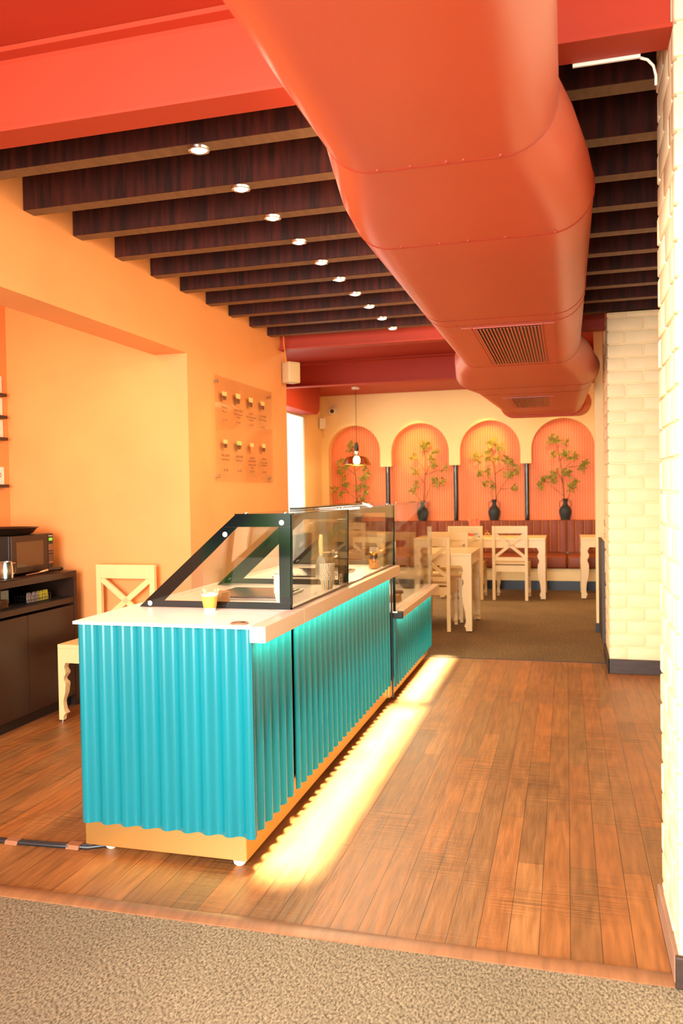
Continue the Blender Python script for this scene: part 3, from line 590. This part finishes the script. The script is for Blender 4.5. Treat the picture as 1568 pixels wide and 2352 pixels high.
def make_chair():
    t = thing('dining_chair', 'x', 'chair')
    for s in (-1, 1):
        b = nb(); box(b, s*.1965-.018, s*.1965+.018, .19, .222, .010, .922, .002, 1); l = obj('back_leg', b, M['chair'], t, False, True)
        b = nb(); lathe(b, [(.010, 0), (.010, .011)], (s*.1965, .206, 0), 10); obj('foot_glide', b, M['steel'], l, True, True)
        l = obj('front_leg', leg_bm(s*.2125, -.235, s, -1, CL, .362), M['chair'], t, False, True)
        b = nb(); lathe(b, [(.010, 0), (.010, .013)], (s*.198, -.22, 0), 10); obj('foot_glide', b, M['steel'], l, True, True)
        b = nb(); bar(b, (-s*.178, .206, .545), (s*.178, .206, .828), .036, .018); obj('cross_brace', b, M['chair'], t, False, True)
    b = nb(); box(b, -.179, .179, .192, .220, .832, .922, .002, 1); obj('top_rail', b, M['chair'], t, False, True)
    b = nb(); box(b, -.179, .179, .195, .217, .493, .539, .002, 1); obj('lower_rail', b, M['chair'], t, False, True)
    b = nb(); box(b, -.2125, .2125, -.237, .189, .452, .474, .002, 1); obj('seat', b, M['chair'], t, False, True)
    b = nb(); box(b, -.2125, .2125, -.235, -.213, .362, .452); box(b, -.179, .179, .19, .215, .362, .44); box(b, -.2125, -.190, -.213, .189, .362, .452); box(b, .190, .2125, -.213, .189, .362, .452); obj('apron', b, M['chair'], t, False, True)
    return t
CH = [(-2.775, 4.53, -.02, 'cream chair with crossed back standing in the alcove beside the dark cabinet'),
      (-1.29, 8.03, PI-.03, 'cream dining chair with its back to the counter, beside the carved table leg'),
      (-1.83, 8.03, PI+.02, 'cream dining chair seen through the glass, tucked under the nearer table'),
      (-1.24, 8.60, -.02, 'cream dining chair on the far side of the nearer dining table'),
      (-1.80, 8.60, .02, 'cream dining chair seen through the glass on the far side of the nearer table'),
      (-1.21, 10.38, PI-.02, 'pale cream chair at the far table, overlapping the red menu stand'),
      (-.663, 10.37, PI-.04, 'cream chair with crossed back at the right end of the far table'),
      (.56, 10.36, PI, 'cream chair mostly hidden behind the cream post')]
proto = make_chair()
for i, (x, y, rz, lab) in enumerate(CH):
    c = proto if i == 0 else copy_tree(proto); c.location = (x, y, 0); c.rotation_euler.z = rz; c['label'] = lab; c['group'] = 'cream wooden chairs with crossed backs'
def table(x0, x1, y0, y1, lab):
    t = thing('dining_table', lab, 'table', ((x0+x1)/2, (y0+y1)/2, 0), 'cream dining tables with carved legs')
    b = nb(); box(b, x0-.003, x1+.003, y0-.003, y1+.003, .738, .762, .002, 1); obj('table_top', b, M['chair'], t)
    b = nb(); box(b, x0, x1, y0, y0+.022, .645, .737); box(b, x0, x1, y1-.022, y1, .645, .737); box(b, x0, x0+.022, y0+.022, y1-.022, .645, .737); box(b, x1-.022, x1, y0+.022, y1-.022, .645, .737); obj('apron', b, M['chair'], t)
    for cx, sx in ((x0, -1), (x1, 1)):
        for cy, sy in ((y0, -1), (y1, 1)):
            l = obj('leg', leg_bm(cx, cy, sx, sy, TL, .645), M['chair'], t)
            b = nb(); lathe(b, [(.014, 0), (.014, .013)], (cx-sx*.03, cy-sy*.03, 0), 10); obj('foot_glide', b, M['black'], l, True)
table(-2.2, -.885, 7.86, 8.685, 'cream dining table nearest the counter, with carved legs')
table(-1.56, -.255, 10.31, 11.04, 'long cream dining table in front of the bench with two chairs')
table(.170, .95, 10.46, 11.14, 'cream dining table partly hidden behind the cream post')
t = thing('menu_stand', 'upright red menu card on the far dining table', 'menu', (-1.16, 10.72, .7625))
b = nb(); box(b, -.07, .07, -.004, .004, .01, .235); obj('red_card', b, M['redcard'], t, False, True)
b = nb(); box(b, -.078, -.070, -.006, .006, 0, .24); box(b, -.078, .078, -.03, .03, 0, .01); obj('holder', b, M['acrylic'], t, False, True)
b = nb(); lathe(b, [(.034, 0), (.040, .02), (.040, .055), (.030, .062)], (-1.10, 10.55, .7625), 20); tag(obj('teal_pot', b, M['teal'], None, True), 'small dark teal pot beside the red menu card', 'pot')
t = thing('wire_caddy', 'small brass wire caddy on the far table beside the chair back', 'caddy', (-.985, 10.62, .7625))
b = nb(); 
for z in (.005, .05): tube(b, [(.035*math.cos(a*PI/6), .035*math.sin(a*PI/6), z) for a in range(13)], .0022, 6)
for a in range(6): tube(b, [(.035*math.cos(a*PI/3), .035*math.sin(a*PI/3), .005), (.035*math.cos(a*PI/3), .035*math.sin(a*PI/3), .05)], .0018, 6)
obj('basket', b, M['brass'], t, True, True)
b = nb(); tube(b, [(0, .034, .05), (0, .02, .085), (0, 0, .095), (0, -.02, .085), (0, -.034, .05)], .0025, 6); obj('handle', b, M['brass'], t, True, True)

# ------------------------------------------------------------------ banquette
bq = thing('banquette', 'long brown leather bench with channelled back along the arched wall', 'bench', (-1.5, 11.8, 0))
XL, XR = -3.68, .95
b = nb(); box(b, XL, XR, 11.36, 12.10, 0, .128); obj('kick_base', b, M['black'], bq)
b = nb(); box(b, XL, XR, 11.33, 12.10, .129, .292); obj('plinth', b, M['cream'], bq)
for x0, x1 in ((XL, -1.835), (-1.828, .003), (.01, XR)):
    b = nb(); box(b, x0, x1, 11.30, 11.985, .296, .466, .03, 4); obj('seat_cushion', b, M['leather'], bq, True)
    b = nb(); n = round((x1-x0)/.115); w = (x1-x0)/n; out = []
    for i in range(n):
        for k in range(7):
            f = k/6; out.append((x0+w*(i+f), 11.992-.010*math.sin(PI*f)**.5 if 0 < f < 1 else 11.992))
    out += [(x1, 12.09), (x0, 12.09)]
    out = [p for i, p in enumerate(out) if i == 0 or (abs(p[0]-out[i-1][0])+abs(p[1]-out[i-1][1])) > 1e-5]
    prism(b, out, 'z', .47, .918); bc = obj('back_cushion', b, M['leather'], bq, False)
    g = nb()
    for i in range(1, n): box(g, x0+w*i-.0012, x0+w*i+.0012, 11.9895, 11.991, .48, .915)
    obj('stitching', g, M['foam'], bc)
b = nb(); box(b, XL, XR, 12.092, 12.292, .88, .916); obj('top_ledge', b, M['leather'], bq)

# ------------------------------------------------------------------ pipes, vases, branches
for x, lab in ((-2.655, 'black vertical pipe between the first and second arch'), (-1.607, 'black vertical pipe between the second and third arch'), (-.558, 'black vertical pipe between the third and fourth arch')):
    b = nb(); lathe(b, [(.034, .906), (.034, 1.752)], (x, 12.36, 0), 24); tag(obj('black_pipe', b, M['gloss'], None, True), lab, 'pipe', 'black pipes under the arch piers')
PL = [
([[(-3.169,1.211),(-3.17,1.571),(-3.189,1.71),(-3.208,1.835),(-3.225,2.098)],[(-3.18,1.641),(-3.303,1.74),(-3.388,1.839),(-3.43,1.924)],[(-3.175,1.703),(-3.074,1.776),(-2.987,1.843)],[(-3.165,1.253),(-3.295,1.366),(-3.482,1.396)],[(-3.295,1.366),(-3.38,1.464)],[(-3.161,1.267),(-3.067,1.348),(-2.98,1.402)],[(-3.165,1.433),(-3.064,1.514),(-3.005,1.623)]],[(-3.225,2.126),(-3.255,2.057),(-3.388,1.853),(-3.411,1.771),(-3.405,1.673),(-3.371,1.575),(-3.365,1.492),(-3.496,1.411),(-3.396,1.339),(-3.018,1.734),(-3.07,1.597),(-2.977,1.622),(-3.036,1.472),(-3.136,1.432),(-2.995,1.361),(-3.068,1.279),(-3.303,1.768)]),
([[(-2.106,1.225),(-2.09,1.414),(-2.079,1.644),(-2.069,1.873),(-2.094,2.063)],[(-2.086,1.684),(-2.193,1.836),(-2.247,1.905)],[(-2.073,1.617),(-2.003,1.763),(-1.933,1.869)],[(-2.095,1.495),(-2.176,1.605),(-2.216,1.687)],[(-2.078,1.252),(-1.994,1.453),(-1.884,1.545)],[(-2.161,1.226),(-2.241,1.335),(-2.303,1.384)],[(-2.073,1.617),(-1.896,1.673),(-1.774,1.691)]],[(-2.121,2.077),(-2.026,2.061),(-2.081,2.022),(-1.919,1.963),(-2.24,1.891),(-1.974,1.87),(-1.921,1.761),(-2.209,1.66),(-1.952,1.547),(-1.898,1.492),(-1.83,1.517),(-2.226,1.471),(-2.255,1.349),(-1.774,1.704)]),
([[(-1.014,1.234),(-1.023,1.578),(-1.046,1.816),(-1.051,1.909),(-0.979,1.999)],[(-1.022,1.604),(-0.891,1.707)],[(-1.047,1.763),(-1.111,1.858),(-1.268,1.875)],[(-1.024,1.446),(-1.14,1.58)],[(-1.0,1.274),(-0.947,1.378),(-0.842,1.521)],[(-0.947,1.378),(-0.74,1.388)],[(-1.066,1.235),(-1.091,1.354)],[(-1.029,1.605),(-0.904,1.681),(-0.724,1.65)],[(-1.051,1.909),(-1.082,2.055)]],[(-1.082,2.081),(-1.043,2.054),(-0.94,1.998),(-1.334,1.877),(-1.123,1.937),(-1.137,1.845),(-1.0,1.828),(-0.864,1.838),(-0.826,1.771),(-0.774,1.757),(-0.698,1.676),(-1.238,1.622),(-1.126,1.646),(-0.828,1.587),(-0.776,1.599),(-1.142,1.461),(-1.064,1.433),(-0.74,1.401),(-1.269,1.835)]),
([[(-0.031,1.24),(-0.053,1.557),(-0.088,1.817),(-0.112,1.947),(-0.123,2.102)],[(-0.031,1.259),(-0.143,1.352),(-0.255,1.445)],[(-0.048,1.454),(-0.091,1.571),(-0.165,1.624)],[(0.031,1.246),(0.07,1.387),(0.083,1.451)],[(-0.053,1.622),(0.073,1.761)],[(0.035,1.684),(0.172,1.694),(0.246,1.692)],[(-0.076,1.778),(-0.025,1.892)]],[(-0.173,2.117),(-0.111,2.076),(-0.011,2.06),(-0.211,2.079),(-0.175,1.884),(-0.05,1.88),(0.012,1.891),(0.061,1.826),(0.111,1.85),(0.246,1.718),(0.221,1.667),(0.283,1.73),(-0.015,1.621),(0.022,1.594),(-0.165,1.599),(-0.267,1.51),(-0.343,1.498),(-0.167,1.495),(0.083,1.438),(0.057,1.374),(0.12,1.476),(-0.356,1.408)]),
]
VX = [-3.150, -2.125, -1.042, -.014]; AN = ['leftmost', 'second', 'third', 'rightmost']
vase0 = None
for i, x in enumerate(VX):
    lab = 'dark grey two handled vase on the ledge in the %s arch' % AN[i]
    if vase0 is None:
        v = vase0 = thing('vase', lab, 'vase', (x, 12.40, .906), 'dark vases on the bench ledge')
        b = nb(); lathe(b, [(.060, 0), (.064, .01), (.083, .085), (.089, .125), (.086, .155), (.068, .19), (.042, .215), (.030, .24), (.028, .27), (.033, .295), (.044, .318), (.039, .318), (.025, .290), (.022, .25)], (0, 0, 0), 36, cap=True); obj('vase_body', b, M['vase'], v, True, True)
        for s in (-1, 1):
            b = nb(); tube(b, [(s*(.030), 0, .285), (s*.055, 0, .292), (s*.076, 0, .272), (s*.084, 0, .235), (s*.076, 0, .195), (s*.066, 0, .182)], .0036, 8); obj('handle', b, M['vase'], v, True, True)
    else:
        v = copy_tree(vase0); v.location = (x, 12.40, .906); v['label'] = lab
    brs, cls = PL[i]
    t = thing('leafy_branch', 'olive green leafy branch standing in the vase of the %s arch' % AN[i], 'plant', (x, 12.38, 1.15), 'leafy branches in the vases')
    b = nb(); root = Vector((x, 12.40, 1.14))
    for k, br in enumerate(brs):
        dy = 0 if k == 0 else random.uniform(-.06, .03); pts = []
        low = br[0][1] < 1.30
        for j, p in enumerate(br): pts.append(Vector((p[0], 12.40 if (low and j == 0) else 12.38+dy*(j/(len(br)-1)), p[1])))
        if low: pts.insert(0, Vector((x+(pts[0].x-x)*.3, 12.40, 1.13)))
        n = len(pts); tube(b, pts, [(.0065 if k == 0 else .0045)*(1-.6*j/(n-1)) for j in range(n)], 6)
    obj('stem', b, M['stem'], t, True)
    b = nb()
    for cx, cz in cls:
        cy = 12.37+random.uniform(-.08, .03)
        for q in range(13):
            a = random.uniform(0, 2*PI); el = random.uniform(-.9, .9); L_ = random.uniform(.045, .085); w = L_*.17
            d = Vector((math.cos(a)*math.cos(el), math.sin(el)*.7, math.sin(a)*math.cos(el))).normalized()
            c = Vector((cx, cy, cz))+Vector((random.uniform(-.03, .03), random.uniform(-.03, .03), random.uniform(-.03, .03)))
            s = d.cross(Vector((random.uniform(-.5, .5), 1, random.uniform(-.5, .5)))).normalized(); u = d.cross(s)
            vs = [b.verts.new(c+d*L_*f+s*w*g+u*(.006*math.sin(f*3))) for f, g in ((0, 0), (.3, 1), (.65, .85), (1, 0), (.65, -.85), (.3, -1))]
            mid = [b.verts.new(c+d*L_*f+u*(.006*math.sin(f*3)-.004)) for f in (.3, .65)]
            for q_ in ((vs[0], vs[1], mid[0]), (vs[0], mid[0], vs[5]), (vs[1], vs[2], mid[1], mid[0]), (mid[0], mid[1], vs[4], vs[5]), (vs[2], vs[3], mid[1]), (mid[1], vs[3], vs[4])): b.faces.new(q_)
    obj('leaves', b, M['green'], t)

# ------------------------------------------------------------------ pendant, camera, boxes
pd = thing('pendant_lamp', 'hanging pendant lamp with smoky amber glass shade in front of the leftmost arch', 'lamp', (-2.905, 11.4, 2.879))
b = nb(); lathe(b, [(.05, -.028), (.058, -.022), (.058, 0)], (0, 0, 0), 24); obj('ceiling_rose', b, M['white'], pd, True, True)
b = nb(); lathe(b, [(.0035, -.80), (.0035, -.028)], (0, 0, 0), 8); obj('cord', b, M['cable'], pd, True, True)
b = nb(); lathe(b, [(.028, -.92), (.034, -.90), (.030, -.84), (.020, -.80), (.006, -.79)], (0, 0, 0), 20); obj('socket', b, M['black'], pd, True, True)
b = nb(); lathe(b, [(.050, -.985), (.036, -.965), (.033, -.921)], (0, 0, 0), 20, cap=False); obj('chrome_collar', b, M['steel'], pd, True, True)
b = nb(); lathe(b, [(.045, -.985), (.15, -1.005), (.172, -1.03), (.215, -1.115), (.211, -1.115), (.168, -1.035), (.147, -1.010), (.045, -.990)], (0, 0, 0), 40, cap=False); obj('glass_shade', b, M['amber'], pd, True, True)
b = nb(); lathe(b, [(.213, -1.120), (.218, -1.117), (.218, -1.112), (.213, -1.112)], (0, 0, 0), 40, cap=False); obj('shade_rim', b, M['brass'], pd, True, True)
b = nb(); lathe(b, [(.001, -1.115), (.03, -1.11), (.05, -1.08), (.05, -1.03), (.032, -.992)], (0, 0, 0), 20); obj('bulb', b, M['bulb'], pd, True, True)
l = bpy.data.lights.new('pendant_glow', 'POINT'); l.energy = 12; l.color = LAMP; l.shadow_soft_size = .06; o = bpy.data.objects.new('pendant_glow', l); COL.objects.link(o); o.parent = pd; o.location = (0, 0, -1.14)
for c, en in ((-3.175, 40), (-2.1425, 190), (-1.089, 230), (-.039, 70)):     # ceiling spots aimed into the arches
    l = bpy.data.lights.new('arch_spot', 'SPOT'); l.energy = en; l.color = (1, .66, .16) if en > 100 else (1, .7, .4); l.spot_size = .44; l.spot_blend = .8; l.shadow_soft_size = .03
    o = bpy.data.objects.new('arch_spot', l); COL.objects.link(o); o.location = (c+.05, 10.9, 2.86)
    o.rotation_euler = (Vector((c-.06, 12.49, 2.02))-o.location).to_track_quat('-Z', 'Y').to_euler()
sc = thing('security_camera', 'white dome security camera on the back wall left of the arches', 'camera', (-3.50, 12.29, 2.635))
b = nb(); box(b, -.01, .075, -.02, 0, -.03, .075, .006); obj('bracket', b, M['white'], sc, False, True)
b = nb(); ball(b, (0, -.07, 0), .062, 24); obj('housing', b, M['white'], sc, True, True)
b = nb(); ball(b, (.012, -.105, -.006), .036, 20); obj('lens', b, M['gloss'], sc, True, True)
b = nb(); tube(b, [(-3.48, 12.285, 2.71), (-3.55, 12.285, 2.76), (-3.60, 12.285, 2.83), (-3.60, 12.285, 2.878)], .005, 6); tag(obj('camera_cable', b, M['white'], None, True), 'thin white cable from the security camera up to the ceiling', 'cable')
t = thing('wall_box', 'small cream plastic box on the back wall below the security camera', 'wall box', (-3.655, 12.20, 2.36))
b = nb(); box(b, -.05, .05, -.045, .045, 0, .165, .006); bmesh.ops.rotate(b, verts=b.verts, matrix=Matrix.Rotation(.5, 3, 'Z')); obj('casing', b, M['white'], t, False, True)
b = nb(); tube(b, [(.0, .03, .0), (-.01, .06, -.08), (.0, .085, -.12)], .004, 6); obj('cable', b, M['ywire'], t, True, True)
wb = thing('wall_speaker', 'cream plastic wall box with a mounting bracket high on the menu wall corner', 'speaker', (-2.275, 6.69, 2.318))
b = nb(); box(b, -.05, .05, -.065, .065, 0, .18, .012, 3); bmesh.ops.rotate(b, verts=b.verts, matrix=Matrix.Rotation(-.55, 3, 'Z')); obj('casing', b, M['beige'], wb, True, True)
b = nb(); box(b, -.073, -.06, -.03, .03, .03, .17); box(b, -.066, -.03, -.012, .012, .09, .12); obj('bracket', b, M['black'], wb, False, True)
b = nb(); tube(b, [(-2.30, 6.65, 2.49), (-2.295, 6.60, 2.55), (-2.27, 6.50, 2.62), (-2.245, 6.42, 2.665)], .005, 6); tag(obj('orange_wire', b, M['ywire'], None, True), 'short orange wire from the wall box up to the last joist', 'wire')

# ------------------------------------------------------------------ menu board
mb = thing('menu_board', 'clear acrylic coffee menu board with cup pictures on the orange wall', 'menu board', (-2.325, 5.765, 1.83))
b = nb(); box(b, -2.328, -2.323, 5.20, 6.33, 1.455, 2.198); obj('acrylic_sheet', b, M['acrylic'], mb)
for y, z in ((5.245, 2.155), (6.285, 2.155), (5.245, 1.495), (6.285, 1.495)):
    b = nb(); lathe(b, [(.010, 0), (.010, .020), (.013, .0205), (.013, .028), (.001, .030)], (0, 0, 0), 14); bmesh.ops.rotate(b, verts=b.verts, matrix=Matrix.Rotation(PI/2, 3, 'Y')); bmesh.ops.translate(b, verts=b.verts, vec=(WX, y, z)); obj('standoff', b, M['steel'], mb, True)
ROT = (PI/2, 0, PI/2); XT = -2.3226
def cup_icon(y, z, w, h, fill, upper):
    b = nb(); pts = [(y-w/2, z+h*.5), (y+w/2, z+h*.5), (y+w*.42, z), (y-w*.42, z)]; prism(b, pts, 'x', XT, XT+.0006); obj('cup_picture_top', b, upper, mb)
    b = nb(); prism(b, [(y-w*.42, z), (y+w*.42, z), (y+w*.28, z-h*.5), (y-w*.28, z-h*.5)], 'x', XT, XT+.0006); obj('cup_picture', b, fill, mb)
R1 = [(5.360, 2.066, .085, .058, 'ESPRESSO', ['Black coffee'], 'Rs. 120'), (5.608, 2.072, .090, .072, 'CAPPUCCINO', ['Espresso, steamed milk', 'milk foam'], 'Rs. 160'), (5.860, 2.070, .085, .070, 'LATTE', ['Espresso, lots of steamed milk', 'touch of foam'], 'Rs. 160'), (6.113, 2.070, .085, .062, 'FLAT WHITE', ['Espresso, steamed milk'], 'Rs. 160')]
R2 = [(5.360, 1.728, .080, .058, 'MACCHIATO', ['Espresso, milk foam'], 'Rs. 130'), (5.612, 1.730, .095, .060, 'AMERICANO', ['Espresso, water'], 'Rs. 130'), (5.866, 1.730, .082, .058, 'CARAMEL\nMACCHIATO', ['Espresso, caramel, milk', 'milk foam'], 'Rs. 180'), (6.120, 1.735, .082, .062, 'MOCHA', ['Espresso, chocolate', 'steamed milk, foam'], 'Rs. 180')]
for row, (zn, zd, zp) in ((R1, (1.982, 1.955, 1.897)), (R2, (1.644, 1.616, 1.541))):
    for i, (y, z, w, h, nm, ds, pr) in enumerate(row):
        cup_icon(y, z, w, h, M['amberprint'] if (row is R2 and i == 2) else M['coffee'], M['mint'] if (row is R2 and i == 1) else M['foam'])
        text(nm, .025, M['ink'], mb, (XT+.0005, y, zn-(.012 if '\n' in nm else 0)), ROT)
        dz = .024 if '\n' in nm else 0
        for k, d_ in enumerate(ds): text(d_, .0165, M['ink'], mb, (XT+.0005, y, zd-dz-.021*k), ROT)
        text(pr, .024, M['ink'], mb, (XT+.0005, y, zp), ROT)

# ------------------------------------------------------------------ alcove: price panels, cabinet and things on it
for z, tx, lab in ((2.08, 'Rs. 140', 'white price panel on a dark ledge on the alcove wall, topmost of four'), (1.93, 'Rs. 125', 'white price panel on a dark ledge on the alcove wall, second from the top'), (1.782, 'Rs. 225', 'white price panel on a dark ledge on the alcove wall, third from the top'), (1.462, 'Rs. 100', 'white price panel on a dark ledge on the alcove wall, lowest of four')):
    t = thing('price_sign', lab, 'sign', (-3.70, 4.5, z), 'price panels on the alcove wall')
    b = nb(); box(b, -3.708, -3.702, 4.18, 4.765, z, z+.118); obj('panel', b, M['paper'], t)
    b = nb(); box(b, -3.709, -3.67, 4.18, 4.775, z-.022, z-.001, .001, 1); obj('ledge', b, M['base'], t)
    text(tx, .042, M['ink'], t, (-3.7012, 4.738, z+.062), ROT, align='RIGHT')
cb = thing('sideboard_cabinet', 'dark brown cabinet with open shelf and doors in the alcove', 'cabinet', (-3.4, 3.8, 0))
Y0, Y1 = 2.6, 4.71
b = nb(); box(b, -3.705, -3.12, Y0, Y1, .845, .885, .001, 1); obj('cabinet_top', b, M['cabinet'], cb)
b = nb(); box(b, -3.705, -3.12, Y1-.035, Y1, 0, .844); obj('side_panel', b, M['cabinet'], cb)
b = nb(); box(b, -3.705, -3.12, Y0, Y0+.035, 0, .844); obj('side_panel', b, M['cabinet'], cb)
b = nb(); box(b, -3.705, -3.69, Y0+.036, Y1-.036, .07, .844); box(b, -3.689, -3.135, Y0+.036, Y1-.036, .690, .716); box(b, -3.689, -3.18, 4.02, 4.035, .717, .844); obj('carcass', b, M['cabdark'], cb)
b = nb(); box(b, -3.140, -3.122, Y0+.036, Y1-.036, .680, .714); obj('shelf_rail', b, M['cabinet'], cb)
b = nb(); box(b, -3.66, -3.16, Y0+.036, Y1-.036, 0, .07); obj('kick_board', b, M['black'], cb)
for y0, y1 in ((Y0+.038, 3.165), (3.17, 3.685), (3.69, 4.196), (4.200, Y1-.038)):
    b = nb(); box(b, -3.142, -3.122, y0, y1, .072, .662, .001, 1); obj('door', b, M['cabinet'], cb)
mw = thing('microwave_oven', 'black microwave oven standing on the dark cabinet', 'microwave', (-3.43, 4.43, .886))
b = nb(); box(b, -3.63, -3.262, 4.225, 4.645, .900, 1.135, .004); obj('casing', b, M['black'], mw)
b = nb(); box(b, -3.261, -3.244, 4.226, 4.585, .902, 1.133, .003); dr = obj('door', b, M['cabinet'], mw)
b = nb(); box(b, -3.2438, -3.243, 4.27, 4.535, .940, 1.095); obj('door_window', b, mat('tinted_window', (92, 62, 34), .12), dr)
b = nb(); box(b, -3.261, -3.245, 4.586, 4.644, .902, 1.133, .003); cp = obj('control_panel', b, M['black'], mw)
b = nb(); box(b, -3.2448, -3.2442, 4.597, 4.634, 1.087, 1.105); obj('display', b, M['lcd'], cp)
b = nb()
for r in range(3):
    for c in range(3): box(b, -3.2448, -3.244, 4.593+c*.0155, 4.606+c*.0155, 1.026+r*.0135, 1.037+r*.0135)
for c in range(3): box(b, -3.2448, -3.244, 4.596+c*.0145, 4.604+c*.0145, 1.008, 1.016)
for r in range(5): box(b, -3.2448, -3.244, 4.595, 4.636, .955+r*.009, .958+r*.009)
box(b, -3.2448, -3.244, 4.593, 4.637, .940, .952); obj('buttons', b, M['plate'], cp)
text('Panasonic', .0105, M['paper'], cp, (-3.2440, 4.615, 1.119), ROT)
for x, y in ((-3.29, 4.26), (-3.29, 4.61), (-3.60, 4.26), (-3.60, 4.61)):
    b = nb(); lathe(b, [(.012, .886), (.014, .901)], (x, y, 0), 12); obj('foot', b, M['black'], mw)
b = nb(); lathe(b, [(.165, 0), (.185, .006), (.215, .040), (.228, .044), (.212, .040), (.182, .011), (.001, .010)], (-3.45, 4.40, 1.1365), 48); tag(obj('round_baking_pan', b, M['cabinet'], None, True), 'wide round dark pan resting on top of the microwave', 'pan')
t = thing('milk_pitcher', 'steel milk pitcher standing on a black tray by the microwave', 'pitcher', (-3.17, 4.075, .8955))
b = nb(); lathe(b, [(.036, 0), (.040, .004), (.041, .05), (.036, .095), (.037, .100), (.035, .100), (.033, .09), (.037, .05), (.03, .004)], (0, 0, 0), 28); obj('body', b, M['steel'], t, True, True)
b = nb(); tube(b, [(.01, .035, .088), (.012, .066, .088), (.012, .072, .080), (.012, .070, .035), (.010, .060, .026), (.008, .040, .022)], .0028, 8); obj('handle', b, M['steel'], t, True, True)
b = nb(); box(b, -3.28, -3.125, 3.80, 4.14, .886, .895, .003); tag(obj('black_tray', b, M['black']), 'flat black tray under the steel milk pitcher', 'tray')
t = thing('portafilter', 'espresso machine filter holder with black handle lying on the cabinet edge', 'portafilter', (-3.2, 4.5, .886))
b = nb(); tube(b, [(-3.185, 4.49, .906), (-3.18, 4.52, .908), (-3.165, 4.60, .907), (-3.162, 4.612, .907)], [.009, .013, .0145, .012], 12); obj('handle', b, M['gloss'], t, True)
b = nb(); tube(b, [(-3.20, 4.425, .898), (-3.19, 4.46, .902), (-3.185, 4.49, .906)], [.006, .010, .009], 10); obj('neck', b, M['steel'], t, True)
b = nb(); tube(b, [(-3.225, 4.33, .890), (-3.20, 4.425, .897)], [.003, .004], 8); obj('spout', b, M['plate'], t, True)
# shelf: plates, box, sachet basket
pl0 = None
for k in range(6):
    lab = 'brown stoneware plate in the shelf stack, %s' % ['lowest', 'second from the bottom', 'third from the bottom', 'third from the top', 'second from the top', 'topmost'][k]
    if pl0 is None: b = nb(); lathe(b, [(.035, 0), (.06, .004), (.070, .010), (.067, .010), (.05, .006), (.001, .005)], (0, 0, 0), 32); pl0 = obj('plate', b, M['plate'], None, True); p = pl0
    else: p = pl0.copy(); COL.objects.link(p)
    p.location = (-3.24, 4.065, .7165+.0075*k); tag(p, lab, 'plate', 'brown plates on the cabinet shelf')
b = nb(); box(b, -3.40, -3.33, 4.16, 4.30, .7165, .80, .003); tag(obj('paper_carton', b, M['paper']), 'pale carton at the back of the cabinet shelf', 'box')
t = thing('wire_basket', 'black wire basket holding sachets on the cabinet shelf', 'basket', (-3.23, 4.40, .717))
b = nb()
for z in (.002, .022, .044): tube(b, [(-.045, -.115, z), (.045, -.115, z), (.045, .115, z), (-.045, .115, z), (-.045, -.115, z)], .0014, 5)
for k in range(9): y = -.115+.23*k/8; tube(b, [(.045, y, .002), (.045, y, .044)], .0011, 5); tube(b, [(-.045, y, .002), (-.045, y, .044)], .0011, 5); tube(b, [(-.045, y, .002), (.045, y, .002)], .0011, 5)
obj('wire_frame', b, M['black'], t, False, True)
sa = {}
for k in range(10):
    m = 'grey' if k < 5 else 'yellow'; y = 4.305+k*.0215
    if m not in sa: b = nb(); prism(b, [(-.008, 0), (.008, 0), (.010, .03), (.006, .06), (-.004, .062), (-.010, .03)], 'x', -.004, .004); sa[m] = obj('sachet', b, M[m]); o = sa[m]
    else: o = sa[m].copy(); COL.objects.link(o)
    o.location = (-3.197, y, .7215); o.rotation_euler = (random.uniform(-.1, .1), random.uniform(-.12, .08), random.uniform(-.2, .2))
    w5 = ['first', 'second', 'third', 'fourth', 'fifth']
    tag(o, ('grey' if k < 5 else 'yellow and green')+' sachet in the wire basket, %s of its colour towards the wall' % w5[k % 5], 'sachet', m+' sachets in the wire basket')

# ------------------------------------------------------------------ floor cable
t = thing('floor_cable', 'pair of black cables running across the floor to the counter, taped down', 'cable', (-2.5, 2.73, 0))
for dy in (0, .017):
    b = nb(); tube(b, [(-3.69, 2.66+dy, .008), (-2.9, 2.69+dy, .008), (-2.2, 2.722+dy, .008), (-1.95, 2.735+dy, .008), (-1.80, 2.752+dy, .008), (-1.70, 2.81+dy, .008)], .0075, 8); obj('cable', b, M['cable'], t, True)
for x, y in ((-2.125, 2.733), (-1.862, 2.752)):
    b = nb(); prism(b, [(y-.02, .001), (y-.013, .016), (y+.022, .0165), (y+.03, .001)], 'x', x-.028, x+.028); obj('tape', b, M['plate'], t)
